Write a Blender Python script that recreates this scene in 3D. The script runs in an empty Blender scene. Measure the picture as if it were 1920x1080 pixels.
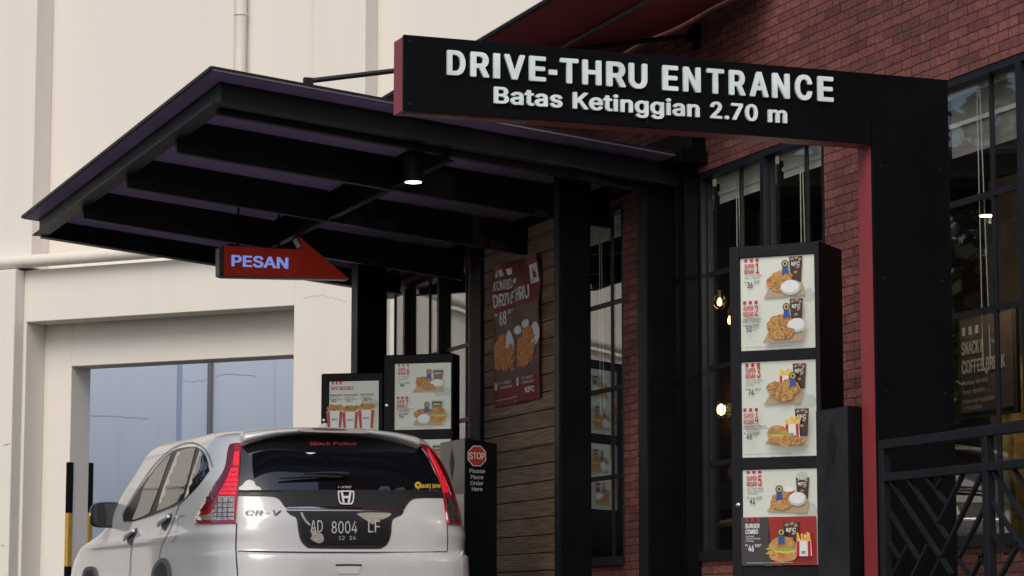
import bpy, bmesh, math, random
import numpy as np
from mathutils import Vector, Matrix
from mathutils import noise as mnoise
from mathutils.geometry import delaunay_2d_cdt
R = math.radians
random.seed(7)
SC = bpy.context.scene
COL = SC.collection

# ------------------------------------------------------------------ camera, world, sun, exposure
F = 4900.0; HC = 0.4; YH = 1165.0
PHI = math.atan((YH-540)/F); TH = math.atan(1880/math.hypot(F, 625))
cam_d = bpy.data.cameras.new('camera'); cam = bpy.data.objects.new('camera', cam_d); COL.objects.link(cam)
cam_d.sensor_width = 36; cam_d.lens = F/1920*36; cam_d.clip_start = .1; cam_d.clip_end = 600
cam.location = (0, 0, HC); cam.rotation_euler = (R(90)+PHI, 0, -TH)
SC.camera = cam
SUN_EL, SUN_AZ = R(44), R(214)          # azimuth measured clockwise from +Y
w = bpy.data.worlds.new('World'); SC.world = w; w.use_nodes = True
nt = w.node_tree
sky = nt.nodes.new('ShaderNodeTexSky'); sky.sky_type = 'NISHITA'; sky.sun_disc = False
sky.sun_elevation = SUN_EL; sky.sun_rotation = SUN_AZ; sky.air_density = 1.0; sky.dust_density = 3.0; sky.ozone_density = 1.0
nt.links.new(sky.outputs[0], nt.nodes['Background'].inputs[0]); nt.nodes['Background'].inputs[1].default_value = .105
sl = bpy.data.lights.new('sun', 'SUN'); sl.energy = 1.45; sl.angle = R(40); sl.color = (1, .93, .84)
so = bpy.data.objects.new('sun', sl); COL.objects.link(so)
sd = Vector((math.sin(SUN_AZ)*math.cos(SUN_EL), math.cos(SUN_AZ)*math.cos(SUN_EL), math.sin(SUN_EL)))
so.rotation_euler = sd.to_track_quat('Z', 'Y').to_euler(); so.location = (-5, -5, 15)
SC.view_settings.view_transform = 'Standard'; SC.view_settings.look = 'None'
SC.view_settings.exposure = 0.25; SC.view_settings.gamma = 1
try: SC.cycles.use_denoising = True
except Exception: pass

# ------------------------------------------------------------------ measuring helpers (photo point -> point on a real plane)
A_r = np.array([math.cos(TH), -math.sin(TH), 0]); A_fh = np.array([math.sin(TH), math.cos(TH), 0]); A_z = np.array([0, 0, 1.])
A_f = A_fh*math.cos(PHI)+A_z*math.sin(PHI); A_u = -A_fh*math.sin(PHI)+A_z*math.cos(PHI); A_c = np.array([0, 0, HC])
def ray(x, y): return (x-960)/F*A_r+A_f+(540-y)/F*A_u
def onp(x, y, p, n):
    d = ray(x, y); n = np.array(n, float)
    return A_c+d*(np.dot(np.array(p, float)-A_c, n)/np.dot(d, n))
def onX(x, y, X): return onp(x, y, (X, 0, 0), (1, 0, 0))
def onY(x, y, Y): return onp(x, y, (0, Y, 0), (0, 1, 0))
V = lambda p: Vector((float(p[0]), float(p[1]), float(p[2])))

# ------------------------------------------------------------------ materials
MATS = {}
def mat(name, col, rough=.6, metal=0., var=0., vscale=4., bump=0., bscale=40., coat=0., emit=0., spec=.5, ecol=None, trans=0., streak=0.):
    if name in MATS: return MATS[name]
    m = bpy.data.materials.new(name); m.use_nodes = True; t = m.node_tree; N = t.nodes; L = t.links
    b = N['Principled BSDF']
    b.inputs['Base Color'].default_value = (*col, 1); b.inputs['Roughness'].default_value = rough; b.inputs['Metallic'].default_value = metal
    b.inputs['Specular IOR Level'].default_value = spec
    b.inputs['Coat Weight'].default_value = coat; b.inputs['Coat Roughness'].default_value = .03
    tc = N.new('ShaderNodeTexCoord')
    if var:
        n = N.new('ShaderNodeTexNoise'); n.inputs['Scale'].default_value = vscale; n.inputs['Detail'].default_value = 6; n.inputs['Roughness'].default_value = .62
        if streak:
            mp = N.new('ShaderNodeMapping'); mp.inputs['Scale'].default_value = (1, 1, streak)
            L.new(tc.outputs['Object'], mp.inputs[0]); L.new(mp.outputs[0], n.inputs['Vector'])
        else: L.new(tc.outputs['Object'], n.inputs['Vector'])
        r = N.new('ShaderNodeValToRGB'); r.color_ramp.elements[0].position = .3; r.color_ramp.elements[1].position = .72
        r.color_ramp.elements[0].color = (*[c*(1-var) for c in col], 1); r.color_ramp.elements[1].color = (*[min(1, c*(1+var*.6)) for c in col], 1)
        L.new(n.outputs[0], r.inputs[0]); L.new(r.outputs[0], b.inputs['Base Color'])
        mr = N.new('ShaderNodeMapRange'); mr.inputs['To Min'].default_value = max(.02, rough*.8); mr.inputs['To Max'].default_value = min(1, rough*1.2)
        L.new(n.outputs[0], mr.inputs[0]); L.new(mr.outputs[0], b.inputs['Roughness'])
        if emit: L.new(r.outputs[0], b.inputs['Emission Color'])
    if bump:
        n2 = N.new('ShaderNodeTexNoise'); n2.inputs['Scale'].default_value = bscale; n2.inputs['Detail'].default_value = 5
        L.new(tc.outputs['Object'], n2.inputs['Vector'])
        bp = N.new('ShaderNodeBump'); bp.inputs['Strength'].default_value = bump; bp.inputs['Distance'].default_value = .02
        L.new(n2.outputs[0], bp.inputs['Height']); L.new(bp.outputs[0], b.inputs['Normal'])
    if emit:
        b.inputs['Emission Strength'].default_value = emit
        if not var: b.inputs['Emission Color'].default_value = (*(ecol or col), 1)
    MATS[name] = m
    return m

def glass_mat(name, tint=(.9, .93, .92), refl=.06):
    if name in MATS: return MATS[name]
    m = bpy.data.materials.new(name); m.use_nodes = True; t = m.node_tree; N = t.nodes; L = t.links
    for n in list(N):
        if n.type != 'OUTPUT_MATERIAL': N.remove(n)
    o = [n for n in N if n.type == 'OUTPUT_MATERIAL'][0]
    tr = N.new('ShaderNodeBsdfTransparent'); tr.inputs[0].default_value = (*tint, 1)
    gl = N.new('ShaderNodeBsdfGlossy'); gl.inputs['Roughness'].default_value = .012; gl.inputs[0].default_value = (1, 1, 1, 1)
    fr = N.new('ShaderNodeLayerWeight'); fr.inputs[0].default_value = .5
    pw = N.new('ShaderNodeMath'); pw.operation = 'POWER'; pw.inputs[1].default_value = 4.6; L.new(fr.outputs['Facing'], pw.inputs[0])
    tc = N.new('ShaderNodeTexCoord'); nz = N.new('ShaderNodeTexNoise'); nz.inputs['Scale'].default_value = 1.4; nz.inputs['Detail'].default_value = 1
    bp = N.new('ShaderNodeBump'); bp.inputs['Strength'].default_value = .05; bp.inputs['Distance'].default_value = .02
    L.new(tc.outputs['Object'], nz.inputs[0]); L.new(nz.outputs[0], bp.inputs['Height']); L.new(bp.outputs[0], gl.inputs['Normal'])
    ad = N.new('ShaderNodeMath'); ad.operation = 'ADD'; ad.inputs[1].default_value = refl; L.new(pw.outputs[0], ad.inputs[0])
    mx = N.new('ShaderNodeMixShader'); L.new(ad.outputs[0], mx.inputs[0]); L.new(tr.outputs[0], mx.inputs[1]); L.new(gl.outputs[0], mx.inputs[2])
    L.new(mx.outputs[0], o.inputs[0]); MATS[name] = m
    return m

def brick_mat():
    m = bpy.data.materials.new('red_brick'); m.use_nodes = True; t = m.node_tree; N = t.nodes; L = t.links; b = N['Principled BSDF']
    tc = N.new('ShaderNodeTexCoord'); sx = N.new('ShaderNodeSeparateXYZ'); L.new(tc.outputs['Object'], sx.inputs[0])
    ad = N.new('ShaderNodeMath'); L.new(sx.outputs[0], ad.inputs[0]); L.new(sx.outputs[1], ad.inputs[1])
    # slightly wandering courses
    wz = N.new('ShaderNodeTexNoise'); wz.inputs['Scale'].default_value = 9; wz.inputs['Detail'].default_value = 3; L.new(tc.outputs['Object'], wz.inputs[0])
    ms = N.new('ShaderNodeMath'); ms.operation = 'MULTIPLY_ADD'; ms.inputs[1].default_value = .015; L.new(wz.outputs[0], ms.inputs[0]); L.new(sx.outputs[2], ms.inputs[2])
    cx = N.new('ShaderNodeCombineXYZ'); wy = N.new('ShaderNodeTexNoise'); wy.inputs['Scale'].default_value = 14; L.new(tc.outputs['Object'], wy.inputs[0])
    my = N.new('ShaderNodeMath'); my.operation = 'MULTIPLY_ADD'; my.inputs[1].default_value = .014; L.new(wy.outputs[0], my.inputs[0]); L.new(ad.outputs[0], my.inputs[2]); L.new(my.outputs[0], cx.inputs[0]); L.new(ms.outputs[0], cx.inputs[1])
    br = N.new('ShaderNodeTexBrick'); br.inputs['Scale'].default_value = 1; br.inputs['Brick Width'].default_value = .205; br.inputs['Row Height'].default_value = .0545
    br.inputs['Mortar Size'].default_value = .0042; br.inputs['Mortar Smooth'].default_value = .3; br.inputs['Bias'].default_value = -.1
    br.inputs['Color1'].default_value = (.225, .080, .065, 1); br.inputs['Color2'].default_value = (.125, .047, .043, 1); br.inputs['Mortar'].default_value = (.060, .026, .023, 1)
    L.new(cx.outputs[0], br.inputs['Vector'])
    n1 = N.new('ShaderNodeTexNoise'); n1.inputs['Scale'].default_value = 1.6; n1.inputs['Detail'].default_value = 5; L.new(tc.outputs['Object'], n1.inputs[0])
    n3 = N.new('ShaderNodeTexNoise'); n3.inputs['Scale'].default_value = 45; n3.inputs['Detail'].default_value = 6; L.new(tc.outputs['Object'], n3.inputs[0])
    r1 = N.new('ShaderNodeMapRange'); r1.inputs['From Min'].default_value = .3; r1.inputs['From Max'].default_value = .7; r1.inputs['To Min'].default_value = .72; r1.inputs['To Max'].default_value = 1.3; L.new(n1.outputs[0], r1.inputs[0])
    r3 = N.new('ShaderNodeMapRange'); r3.inputs['From Min'].default_value = .3; r3.inputs['From Max'].default_value = .7; r3.inputs['To Min'].default_value = .72; r3.inputs['To Max'].default_value = 1.25; L.new(n3.outputs[0], r3.inputs[0])
    mm = N.new('ShaderNodeMath'); mm.operation = 'MULTIPLY'; L.new(r1.outputs[0], mm.inputs[0]); L.new(r3.outputs[0], mm.inputs[1])
    vm = N.new('ShaderNodeVectorMath'); vm.operation = 'SCALE'; L.new(br.outputs[0], vm.inputs[0]); L.new(mm.outputs[0], vm.inputs['Scale'])
    L.new(vm.outputs[0], b.inputs['Base Color']); b.inputs['Roughness'].default_value = .8; b.inputs['Specular IOR Level'].default_value = .3
    bp = N.new('ShaderNodeBump'); bp.inputs['Strength'].default_value = .9; bp.inputs['Distance'].default_value = .011
    sb = N.new('ShaderNodeMath'); sb.operation = 'MULTIPLY_ADD'; sb.inputs[1].default_value = -1.; L.new(br.outputs['Fac'], sb.inputs[0])
    sc = N.new('ShaderNodeMath'); sc.operation = 'MULTIPLY'; sc.inputs[1].default_value = .5; L.new(n3.outputs[0], sc.inputs[0]); L.new(sc.outputs[0], sb.inputs[2])
    L.new(sb.outputs[0], bp.inputs['Height']); L.new(bp.outputs[0], b.inputs['Normal'])
    return m

def wood_mat():
    m = bpy.data.materials.new('wood_boards'); m.use_nodes = True; t = m.node_tree; N = t.nodes; L = t.links; b = N['Principled BSDF']
    tc = N.new('ShaderNodeTexCoord'); mp = N.new('ShaderNodeMapping'); mp.inputs['Scale'].default_value = (1, 1.2, 28); L.new(tc.outputs['Object'], mp.inputs[0])
    n = N.new('ShaderNodeTexNoise'); n.inputs['Scale'].default_value = 3; n.inputs['Detail'].default_value = 8; n.inputs['Distortion'].default_value = .6; L.new(mp.outputs[0], n.inputs[0])
    sx = N.new('ShaderNodeSeparateXYZ'); L.new(tc.outputs['Object'], sx.inputs[0])
    dv = N.new('ShaderNodeMath'); dv.operation = 'DIVIDE'; dv.inputs[1].default_value = BOARD; L.new(sx.outputs[2], dv.inputs[0])
    fl = N.new('ShaderNodeMath'); fl.operation = 'FLOOR'; L.new(dv.outputs[0], fl.inputs[0])
    wn = N.new('ShaderNodeTexWhiteNoise'); wn.noise_dimensions = '1D'; L.new(fl.outputs[0], wn.inputs['W'])
    r = N.new('ShaderNodeValToRGB'); r.color_ramp.elements[0].color = (.135, .086, .054, 1); r.color_ramp.elements[1].color = (.37, .25, .168, 1); r.color_ramp.elements[0].position = .28; r.color_ramp.elements[1].position = .75
    L.new(n.outputs[0], r.inputs[0])
    mr = N.new('ShaderNodeMapRange'); mr.inputs['To Min'].default_value = .75; mr.inputs['To Max'].default_value = 1.2; L.new(wn.outputs[0], mr.inputs[0])
    vm = N.new('ShaderNodeVectorMath'); vm.operation = 'SCALE'; L.new(r.outputs[0], vm.inputs[0]); L.new(mr.outputs[0], vm.inputs['Scale'])
    L.new(vm.outputs[0], b.inputs['Base Color']); b.inputs['Roughness'].default_value = .7; b.inputs['Specular IOR Level'].default_value = .2
    bp = N.new('ShaderNodeBump'); bp.inputs['Strength'].default_value = .3; bp.inputs['Distance'].default_value = .004; L.new(n.outputs[0], bp.inputs['Height']); L.new(bp.outputs[0], b.inputs['Normal'])
    return m
BOARD = .132

def plaster_mat(name, col, dirt=.18, cool=(.66, .68, .72)):
    m = bpy.data.materials.new(name); m.use_nodes = True; t = m.node_tree; N = t.nodes; L = t.links; b = N['Principled BSDF']
    tc = N.new('ShaderNodeTexCoord')
    n1 = N.new('ShaderNodeTexNoise'); n1.inputs['Scale'].default_value = .55; n1.inputs['Detail'].default_value = 7; n1.inputs['Roughness'].default_value = .6; L.new(tc.outputs['Object'], n1.inputs[0])
    mp = N.new('ShaderNodeMapping'); mp.inputs['Scale'].default_value = (2.2, 2.2, .14); L.new(tc.outputs['Object'], mp.inputs[0])
    n2 = N.new('ShaderNodeTexNoise'); n2.inputs['Scale'].default_value = 2; n2.inputs['Detail'].default_value = 7; n2.inputs['Roughness'].default_value = .65; L.new(mp.outputs[0], n2.inputs[0])
    r1 = N.new('ShaderNodeValToRGB'); r1.color_ramp.elements[0].position = .35; r1.color_ramp.elements[1].position = .68
    r1.color_ramp.elements[0].color = (*col, 1); r1.color_ramp.elements[1].color = (*[a*.9+c*.1 for a, c in zip(col, cool)], 1); L.new(n1.outputs[0], r1.inputs[0])
    r2 = N.new('ShaderNodeMapRange'); r2.inputs['From Min'].default_value = .52; r2.inputs['From Max'].default_value = .8; r2.inputs['To Min'].default_value = 1; r2.inputs['To Max'].default_value = 1-dirt; L.new(n2.outputs[0], r2.inputs[0])
    vm = N.new('ShaderNodeVectorMath'); vm.operation = 'SCALE'; L.new(r1.outputs[0], vm.inputs[0]); L.new(r2.outputs[0], vm.inputs['Scale']); L.new(vm.outputs[0], b.inputs['Base Color'])
    b.inputs['Roughness'].default_value = .85; b.inputs['Specular IOR Level'].default_value = .2
    n3 = N.new('ShaderNodeTexNoise'); n3.inputs['Scale'].default_value = 30; n3.inputs['Detail'].default_value = 6; L.new(tc.outputs['Object'], n3.inputs[0])
    bp = N.new('ShaderNodeBump'); bp.inputs['Strength'].default_value = .12; bp.inputs['Distance'].default_value = .010; L.new(n3.outputs[0], bp.inputs['Height']); L.new(bp.outputs[0], b.inputs['Normal'])
    return m

def sheet_mat():
    m = bpy.data.materials.new('purple_roof_sheet'); m.use_nodes = True; t = m.node_tree; N = t.nodes; L = t.links
    b = N['Principled BSDF']; o = [n for n in N if n.type == 'OUTPUT_MATERIAL'][0]
    b.inputs['Base Color'].default_value = (.24, .20, .265, 1); b.inputs['Roughness'].default_value = .5
    tl = N.new('ShaderNodeBsdfTranslucent'); tl.inputs[0].default_value = (.31, .255, .36, 1)
    tc = N.new('ShaderNodeTexCoord'); nz = N.new('ShaderNodeTexNoise'); nz.inputs['Scale'].default_value = 3; nz.inputs['Detail'].default_value = 6; L.new(tc.outputs['Object'], nz.inputs[0])
    mr = N.new('ShaderNodeMapRange'); mr.inputs['To Min'].default_value = .35; mr.inputs['To Max'].default_value = .62; L.new(nz.outputs[0], mr.inputs[0])
    mx = N.new('ShaderNodeMixShader'); L.new(mr.outputs[0], mx.inputs[0]); L.new(b.outputs[0], mx.inputs[1]); L.new(tl.outputs[0], mx.inputs[2]); L.new(mx.outputs[0], o.inputs[0])
    return m

def ramp_noise_mat(name, cols, scale, rough=.6, emit=0., bump=.0, dist=0.):
    m = bpy.data.materials.new(name); m.use_nodes = True; t = m.node_tree; N = t.nodes; L = t.links; b = N['Principled BSDF']
    tc = N.new('ShaderNodeTexCoord'); n = N.new('ShaderNodeTexNoise'); n.inputs['Scale'].default_value = scale; n.inputs['Detail'].default_value = 5; n.inputs['Distortion'].default_value = dist; L.new(tc.outputs['Object'], n.inputs[0])
    r = N.new('ShaderNodeValToRGB'); els = r.color_ramp.elements
    els[0].position = .33; els[1].position = .68
    els[0].color = (*cols[0], 1); els[1].color = (*cols[-1], 1)
    for i, c in enumerate(cols[1:-1]):
        e = els.new(.33+.35*(i+1)/(len(cols)-1)); e.color = (*c, 1)
    L.new(n.outputs[0], r.inputs[0]); L.new(r.outputs[0], b.inputs['Base Color']); b.inputs['Roughness'].default_value = rough
    if emit: L.new(r.outputs[0], b.inputs['Emission Color']); b.inputs['Emission Strength'].default_value = emit
    if bump:
        bp = N.new('ShaderNodeBump'); bp.inputs['Strength'].default_value = bump; bp.inputs['Distance'].default_value = .01; L.new(n.outputs[0], bp.inputs['Height']); L.new(bp.outputs[0], b.inputs['Normal'])
    return m

# ------------------------------------------------------------------ mesh helpers
class B:
    def __init__(s): s.bm = bmesh.new()
    def face(s, pts, mi=0):
        try:
            f = s.bm.faces.new([s.bm.verts.new(V(p)) for p in pts]); f.material_index = mi; return f
        except ValueError: return None
    def hexa(s, c, mi=0):                      # 8 corners: bottom 0-3, top 4-7
        v = [s.bm.verts.new(V(p)) for p in c]
        for q in ((0,3,2,1),(4,5,6,7),(0,1,5,4),(1,2,6,5),(2,3,7,6),(3,0,4,7)):
            s.bm.faces.new([v[i] for i in q]).material_index = mi
    def box(s, x0, x1, y0, y1, z0, z1, mi=0):
        s.hexa([(x0,y0,z0),(x1,y0,z0),(x1,y1,z0),(x0,y1,z0),(x0,y0,z1),(x1,y0,z1),(x1,y1,z1),(x0,y1,z1)], mi)
    def obox(s, o, a, b, c, mi=0):             # origin + three edge vectors
        o, a, b, c = V(o), V(a), V(b), V(c)
        s.hexa([o, o+a, o+a+b, o+b, o+c, o+a+c, o+a+b+c, o+b+c], mi)
    def prism(s, pts, vec, mi=0, side=None):
        vec = V(vec); a = [s.bm.verts.new(V(p)) for p in pts]; b = [s.bm.verts.new(V(p)+vec) for p in pts]; n = len(a)
        s.bm.faces.new(a).material_index = mi; s.bm.faces.new(b[::-1]).material_index = mi
        for i in range(n): s.bm.faces.new([a[i], b[i], b[(i+1) % n], a[(i+1) % n]]).material_index = mi if side is None else side
    def tube(s, pts, r, n=8, mi=0, cap=True):
        pts = [V(p) for p in pts]; rings = []
        rs = r if isinstance(r, (list, tuple)) else [r]*len(pts)
        up = Vector((0, 0, 1))
        for i, p in enumerate(pts):
            t = (pts[min(i+1, len(pts)-1)]-pts[max(i-1, 0)]).normalized()
            a = t.cross(up if abs(t.z) < .95 else Vector((1, 0, 0))).normalized(); b = t.cross(a).normalized()
            rings.append([s.bm.verts.new(p+(a*math.cos(2*math.pi*k/n)+b*math.sin(2*math.pi*k/n))*rs[i]) for k in range(n)])
        for q, w_ in zip(rings, rings[1:]):
            for k in range(n): s.bm.faces.new([q[k], q[(k+1) % n], w_[(k+1) % n], w_[k]]).material_index = mi
        if cap:
            for q in (rings[0][::-1], rings[-1]): s.bm.faces.new(q).material_index = mi
    def lathe(s, prof, o, n=24, mi=0, axis=(0, 0, 1)):     # profile of (radius, height)
        o = V(o); ax = V(axis).normalized(); a = ax.orthogonal().normalized(); b = ax.cross(a); rings = []
        for r_, h in prof:
            rings.append([s.bm.verts.new(o+ax*h+(a*math.cos(2*math.pi*k/n)+b*math.sin(2*math.pi*k/n))*max(r_, 1e-4)) for k in range(n)])
        for q, w_ in zip(rings, rings[1:]):
            for k in range(n): s.bm.faces.new([q[k], q[(k+1) % n], w_[(k+1) % n], w_[k]]).material_index = mi
        s.bm.faces.new(rings[0][::-1]).material_index = mi; s.bm.faces.new(rings[-1]).material_index = mi
    def ibeam(s, p0, p1, h, wd, tf=.012, tw=.008, side=None, mi=0, wt=None):   # I section, p0/p1 = middle of top flange; side = horizontal normal
        p0, p1 = V(p0), V(p1); d = (p1-p0); sdv = V(side).normalized() if side is not None else Vector((d.y, -d.x, 0)).normalized(); z = sdv.cross(d).normalized()
        if z.z < 0: z = -z
        wt = wt or wd; s.obox(p0-sdv*wt/2-z*tf, d, sdv*wt, z*tf, mi); s.obox(p0-sdv*wd/2-z*h, d, sdv*wd, z*tf, mi)
        s.obox(p0-sdv*tw/2-z*(h-tf), d, sdv*tw, z*(h-2*tf), mi)

def done(b, name, mats, parent=None, smooth=False, bevel=0, recalc=True, angle=35, seg=2):
    bm = b.bm if isinstance(b, B) else b
    if recalc: bmesh.ops.recalc_face_normals(bm, faces=bm.faces)
    me = bpy.data.meshes.new(name); bm.to_mesh(me); bm.free()
    for m in (mats if isinstance(mats, (list, tuple)) else [mats]): me.materials.append(m)
    o = bpy.data.objects.new(name, me); COL.objects.link(o)
    if parent is not None:
        o.parent = parent
        me.transform(Matrix.Translation(-world_loc(parent)))
    if smooth:
        me.polygons.foreach_set('use_smooth', [True]*len(me.polygons)); me.set_sharp_from_angle(angle=R(angle))
    if bevel:
        md = o.modifiers.new('bevel', 'BEVEL'); md.width = bevel; md.segments = seg; md.limit_method = 'ANGLE'; md.angle_limit = R(40)
    return o
def world_loc(o):
    v = Vector(o.location)
    while o.parent is not None: o = o.parent; v += Vector(o.location)
    return v
def tag(o, label, cat=None, group=None, kind=None):
    o['label'] = label
    if cat: o['category'] = cat
    if group: o['group'] = group
    if kind: o['kind'] = kind
    return o
def thing(name, label, cat, loc, group=None):
    o = bpy.data.objects.new(name, None); COL.objects.link(o); o.location = loc; o.empty_display_size = .1
    return tag(o, label, cat, group)
def structure(o, label=None):
    o['kind'] = 'structure'
    if label: o['label'] = label
    return o

# text: flat outlines from Blender's own bundled typeface (or its built-in one), cap height 1
TXT = {}
try: FONT = bpy.data.fonts.load(bpy.utils.system_resource('DATAFILES', path='fonts')+'/Inter.woff2')
except Exception: FONT = None
CAP = []
def text2d(s, bold=0., space=1.):
    k = (s, bold, space)
    if k in TXT: return TXT[k]
    c = bpy.data.curves.new('t', 'FONT'); c.body = s; c.size = 1; c.space_character = space; c.resolution_u = 4; c.fill_mode = 'FRONT'
    if FONT: c.font = FONT
    o = bpy.data.objects.new('t', c); COL.objects.link(o); dg = bpy.context.evaluated_depsgraph_get(); dg.update()
    cu = o.to_curve(dg); loops = []
    for sp_ in cu.splines:
        if sp_.type == 'BEZIER':
            bp_ = sp_.bezier_points; n = len(bp_); pts = []
            for i in range(n):
                p, q = bp_[i], bp_[(i+1) % n]; p0, p1, p2, p3 = (np.array(t_[:2]) for t_ in (p.co, p.handle_right, q.handle_left, q.co))
                st = abs((p1-p0)[0]*(p3-p0)[1]-(p1-p0)[1]*(p3-p0)[0])+abs((p2-p0)[0]*(p3-p0)[1]-(p2-p0)[1]*(p3-p0)[0]) < 1e-6; m = 1 if st else (2 if len(s) > 24 else 5)
                for k in range(m):
                    t = k/m; pts.append(p0*(1-t)**3+3*p1*t*(1-t)**2+3*p2*t*t*(1-t)+p3*t**3)
        else: pts = [np.array(p.co[:2]) for p in sp_.points]
        cl = []
        for p in pts:
            if not cl or np.linalg.norm(p-cl[-1]) > 2e-4: cl.append(p)
        if len(cl) > 2 and np.linalg.norm(cl[0]-cl[-1]) < 2e-4: cl.pop()
        if len(cl) > 2: loops.append(np.array(cl))
    o.to_curve_clear(); bpy.data.objects.remove(o); bpy.data.curves.remove(c)
    vs, fs = np.zeros((0, 2)), []
    if loops:
        allp = np.concatenate(loops); ed = []; n0 = 0
        for l in loops: ed += [(n0+i, n0+(i+1) % len(l)) for i in range(len(l))]; n0 += len(l)
        rs_ = delaunay_2d_cdt([Vector(p) for p in allp], ed, [], 0, 1e-5)
        vs = np.array([tuple(v) for v in rs_[0]]); tri = [list(f) for f in rs_[2]]
        T_ = np.array(tri); ce = vs[T_].mean(axis=1); wn_ = np.zeros(len(T_), int)
        for l in loops:
            lo_, hi_ = l.min(axis=0), l.max(axis=0); ix = np.where((ce >= lo_).all(axis=1) & (ce <= hi_).all(axis=1))[0]
            if not len(ix): continue
            x0, y0 = l[:, 0][None], l[:, 1][None]; x1, y1 = np.roll(l[:, 0], -1)[None], np.roll(l[:, 1], -1)[None]; cx, cy = ce[ix, 0][:, None], ce[ix, 1][:, None]; cr = (x1-x0)*(cy-y0)-(cx-x0)*(y1-y0)
            wn_[ix] += ((y0 <= cy) & (y1 > cy) & (cr > 0)).sum(axis=1)-((y0 > cy) & (y1 <= cy) & (cr < 0)).sum(axis=1)
        fs = [tri[i] for i in np.where(wn_ != 0)[0]]
    if not CAP:
        CAP.append(1.0); hv = text2d('H', 0., .99)[0]; CAP[0] = float(hv[:, 1].max()-hv[:, 1].min())
    cap = CAP[0]
    if len(vs):
        vs = vs/cap; e = bold*1.6; n0 = len(vs); V3 = []; F3 = []
        sh = [(0, 0)] if not bold else [(0, 0), (e, 0), (-e, 0)] if bold < .021 else [(0, 0), (e, 0), (-e, 0), (e*.7, e*.55), (-e*.7, e*.55), (e*.7, -e*.55), (-e*.7, -e*.55)]
        for i, (dx, dy) in enumerate(sh):
            V3.append(np.c_[vs+[dx, dy], np.full(n0, i)]); F3 += [[q+i*n0 for q in f] for f in fs]
        vs = np.concatenate(V3); fs = F3
        vs[:, 0] -= vs[:, 0].min()
        if bold: vs[:, 1] = (vs[:, 1]+e*.55)/(1+1.1*e)
    TXT[k] = (vs, fs)
    return TXT[k]
def put_text(b, s, fn, h, width=None, mi=0, bold=.012, space=1., depth=None, x0=0, y0=0, align='l', merge=True):
    """fn maps text-plane (a, b) -> 3D; letters start at (x0,y0) with cap height h, stretched to width"""
    vs, fs = text2d(s, bold, space)
    if not len(vs): return
    W0 = vs[:, 0].max(); kx = (width/W0) if width else h
    off = x0-(W0*kx/2 if align == 'c' else 0)
    p_, pa_, pq_ = (np.array(fn(a, q), float) for a, q in ((off, y0), (off+.2*h, y0), (off, y0+.2*h)))
    nn = np.cross(pa_-p_, pq_-p_); nn /= np.linalg.norm(nn)+1e-12
    if np.dot(nn, A_c-p_) < 0: nn = -nn
    bm = b.bm; vv = [bm.verts.new(V(np.array(fn(off+x*kx, y0+y*h), float)+nn*.00015*l)) for x, y, l in vs]; nf = []
    for f in fs:
        try:
            g = bm.faces.new([vv[i] for i in f]); g.material_index = mi; nf.append(g)
        except ValueError: pass
    if depth is not None:
        r = bmesh.ops.extrude_face_region(bm, geom=nf)
        bmesh.ops.translate(bm, vec=V(depth), verts=[g for g in r['geom'] if isinstance(g, bmesh.types.BMVert)])
        for g in nf: g.material_index = mi
        for g in r['geom']:
            if isinstance(g, bmesh.types.BMFace): g.material_index = mi
        return r

def blob_pts(cx, cy, rx, ry, jag=.12, n=30, seed=0):
    rnd = random.Random(seed); ph = [rnd.uniform(0, 6.28) for _ in range(5)]
    out = []
    for k in range(n):
        t = 2*math.pi*k/n
        r = 1+jag*(.5*math.sin(2*t+ph[0])+.35*math.sin(3*t+ph[1])+.3*math.sin(5*t+ph[2])+.3*math.sin(9*t+ph[3])+.2*rnd.uniform(-1, 1))
        out.append((cx+rx*r*math.cos(t), cy+ry*r*math.sin(t)))
    return out

# ------------------------------------------------------------------ shared materials
M_plaster = plaster_mat('cream_plaster', (.745, .704, .645), .035)
M_back = plaster_mat('sky_shade_plaster', (.52, .60, .73), .07, (.45, .54, .68))  # blue of the sky-lit shade is mixed into this base colour
M_brick = brick_mat(); M_wood = wood_mat(); M_sheet = sheet_mat()
M_black = mat('black_paint', (.0032, .0034, .0044), .5, var=.3, vscale=3, bump=.04, bscale=60, spec=.08)
M_steel = mat('dark_steel', (.0095, .0100, .0130), .48, var=.35, vscale=5, bump=.05, bscale=80, spec=.25)
M_frame = mat('window_steel', (.014, .0145, .019), .45, var=.3, vscale=4, spec=.25)
M_red = mat('sign_red', (.34, .045, .05), .38, var=.25, vscale=3, streak=.3)
M_crack = mat('crack', (.25, .24, .24), .9)
M_glass = glass_mat('window_glass')
M_asphalt = ramp_noise_mat('asphalt', [(.035, .035, .036), (.055, .054, .053), (.08, .078, .075)], 6, .9, bump=.3)
M_pave = ramp_noise_mat('paving', [(.10, .098, .095), (.15, .146, .14), (.2, .195, .185)], 5, .85, bump=.2)
M_white = mat('white_letters', (.66, .75, .76), .35, var=.2, vscale=6, emit=.07)  # slight glow added to lift the unlit letters
M_chrome = mat('chrome', (.75, .76, .78), .08, metal=1)
M_rope = mat('cord_white', (.62, .6, .55), .7)

# ------------------------------------------------------------------ the setting: ground and pavement
b = B(); b.face([(-150, -80, 0), (150, -80, 0), (150, 220, 0), (-150, 220, 0)]); structure(done(b, 'road', M_asphalt))
b = B(); b.box(5.98, 7.4, 3, 22.7, .004, .11); structure(done(b, 'pavement', M_pave, bevel=.012))

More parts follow.
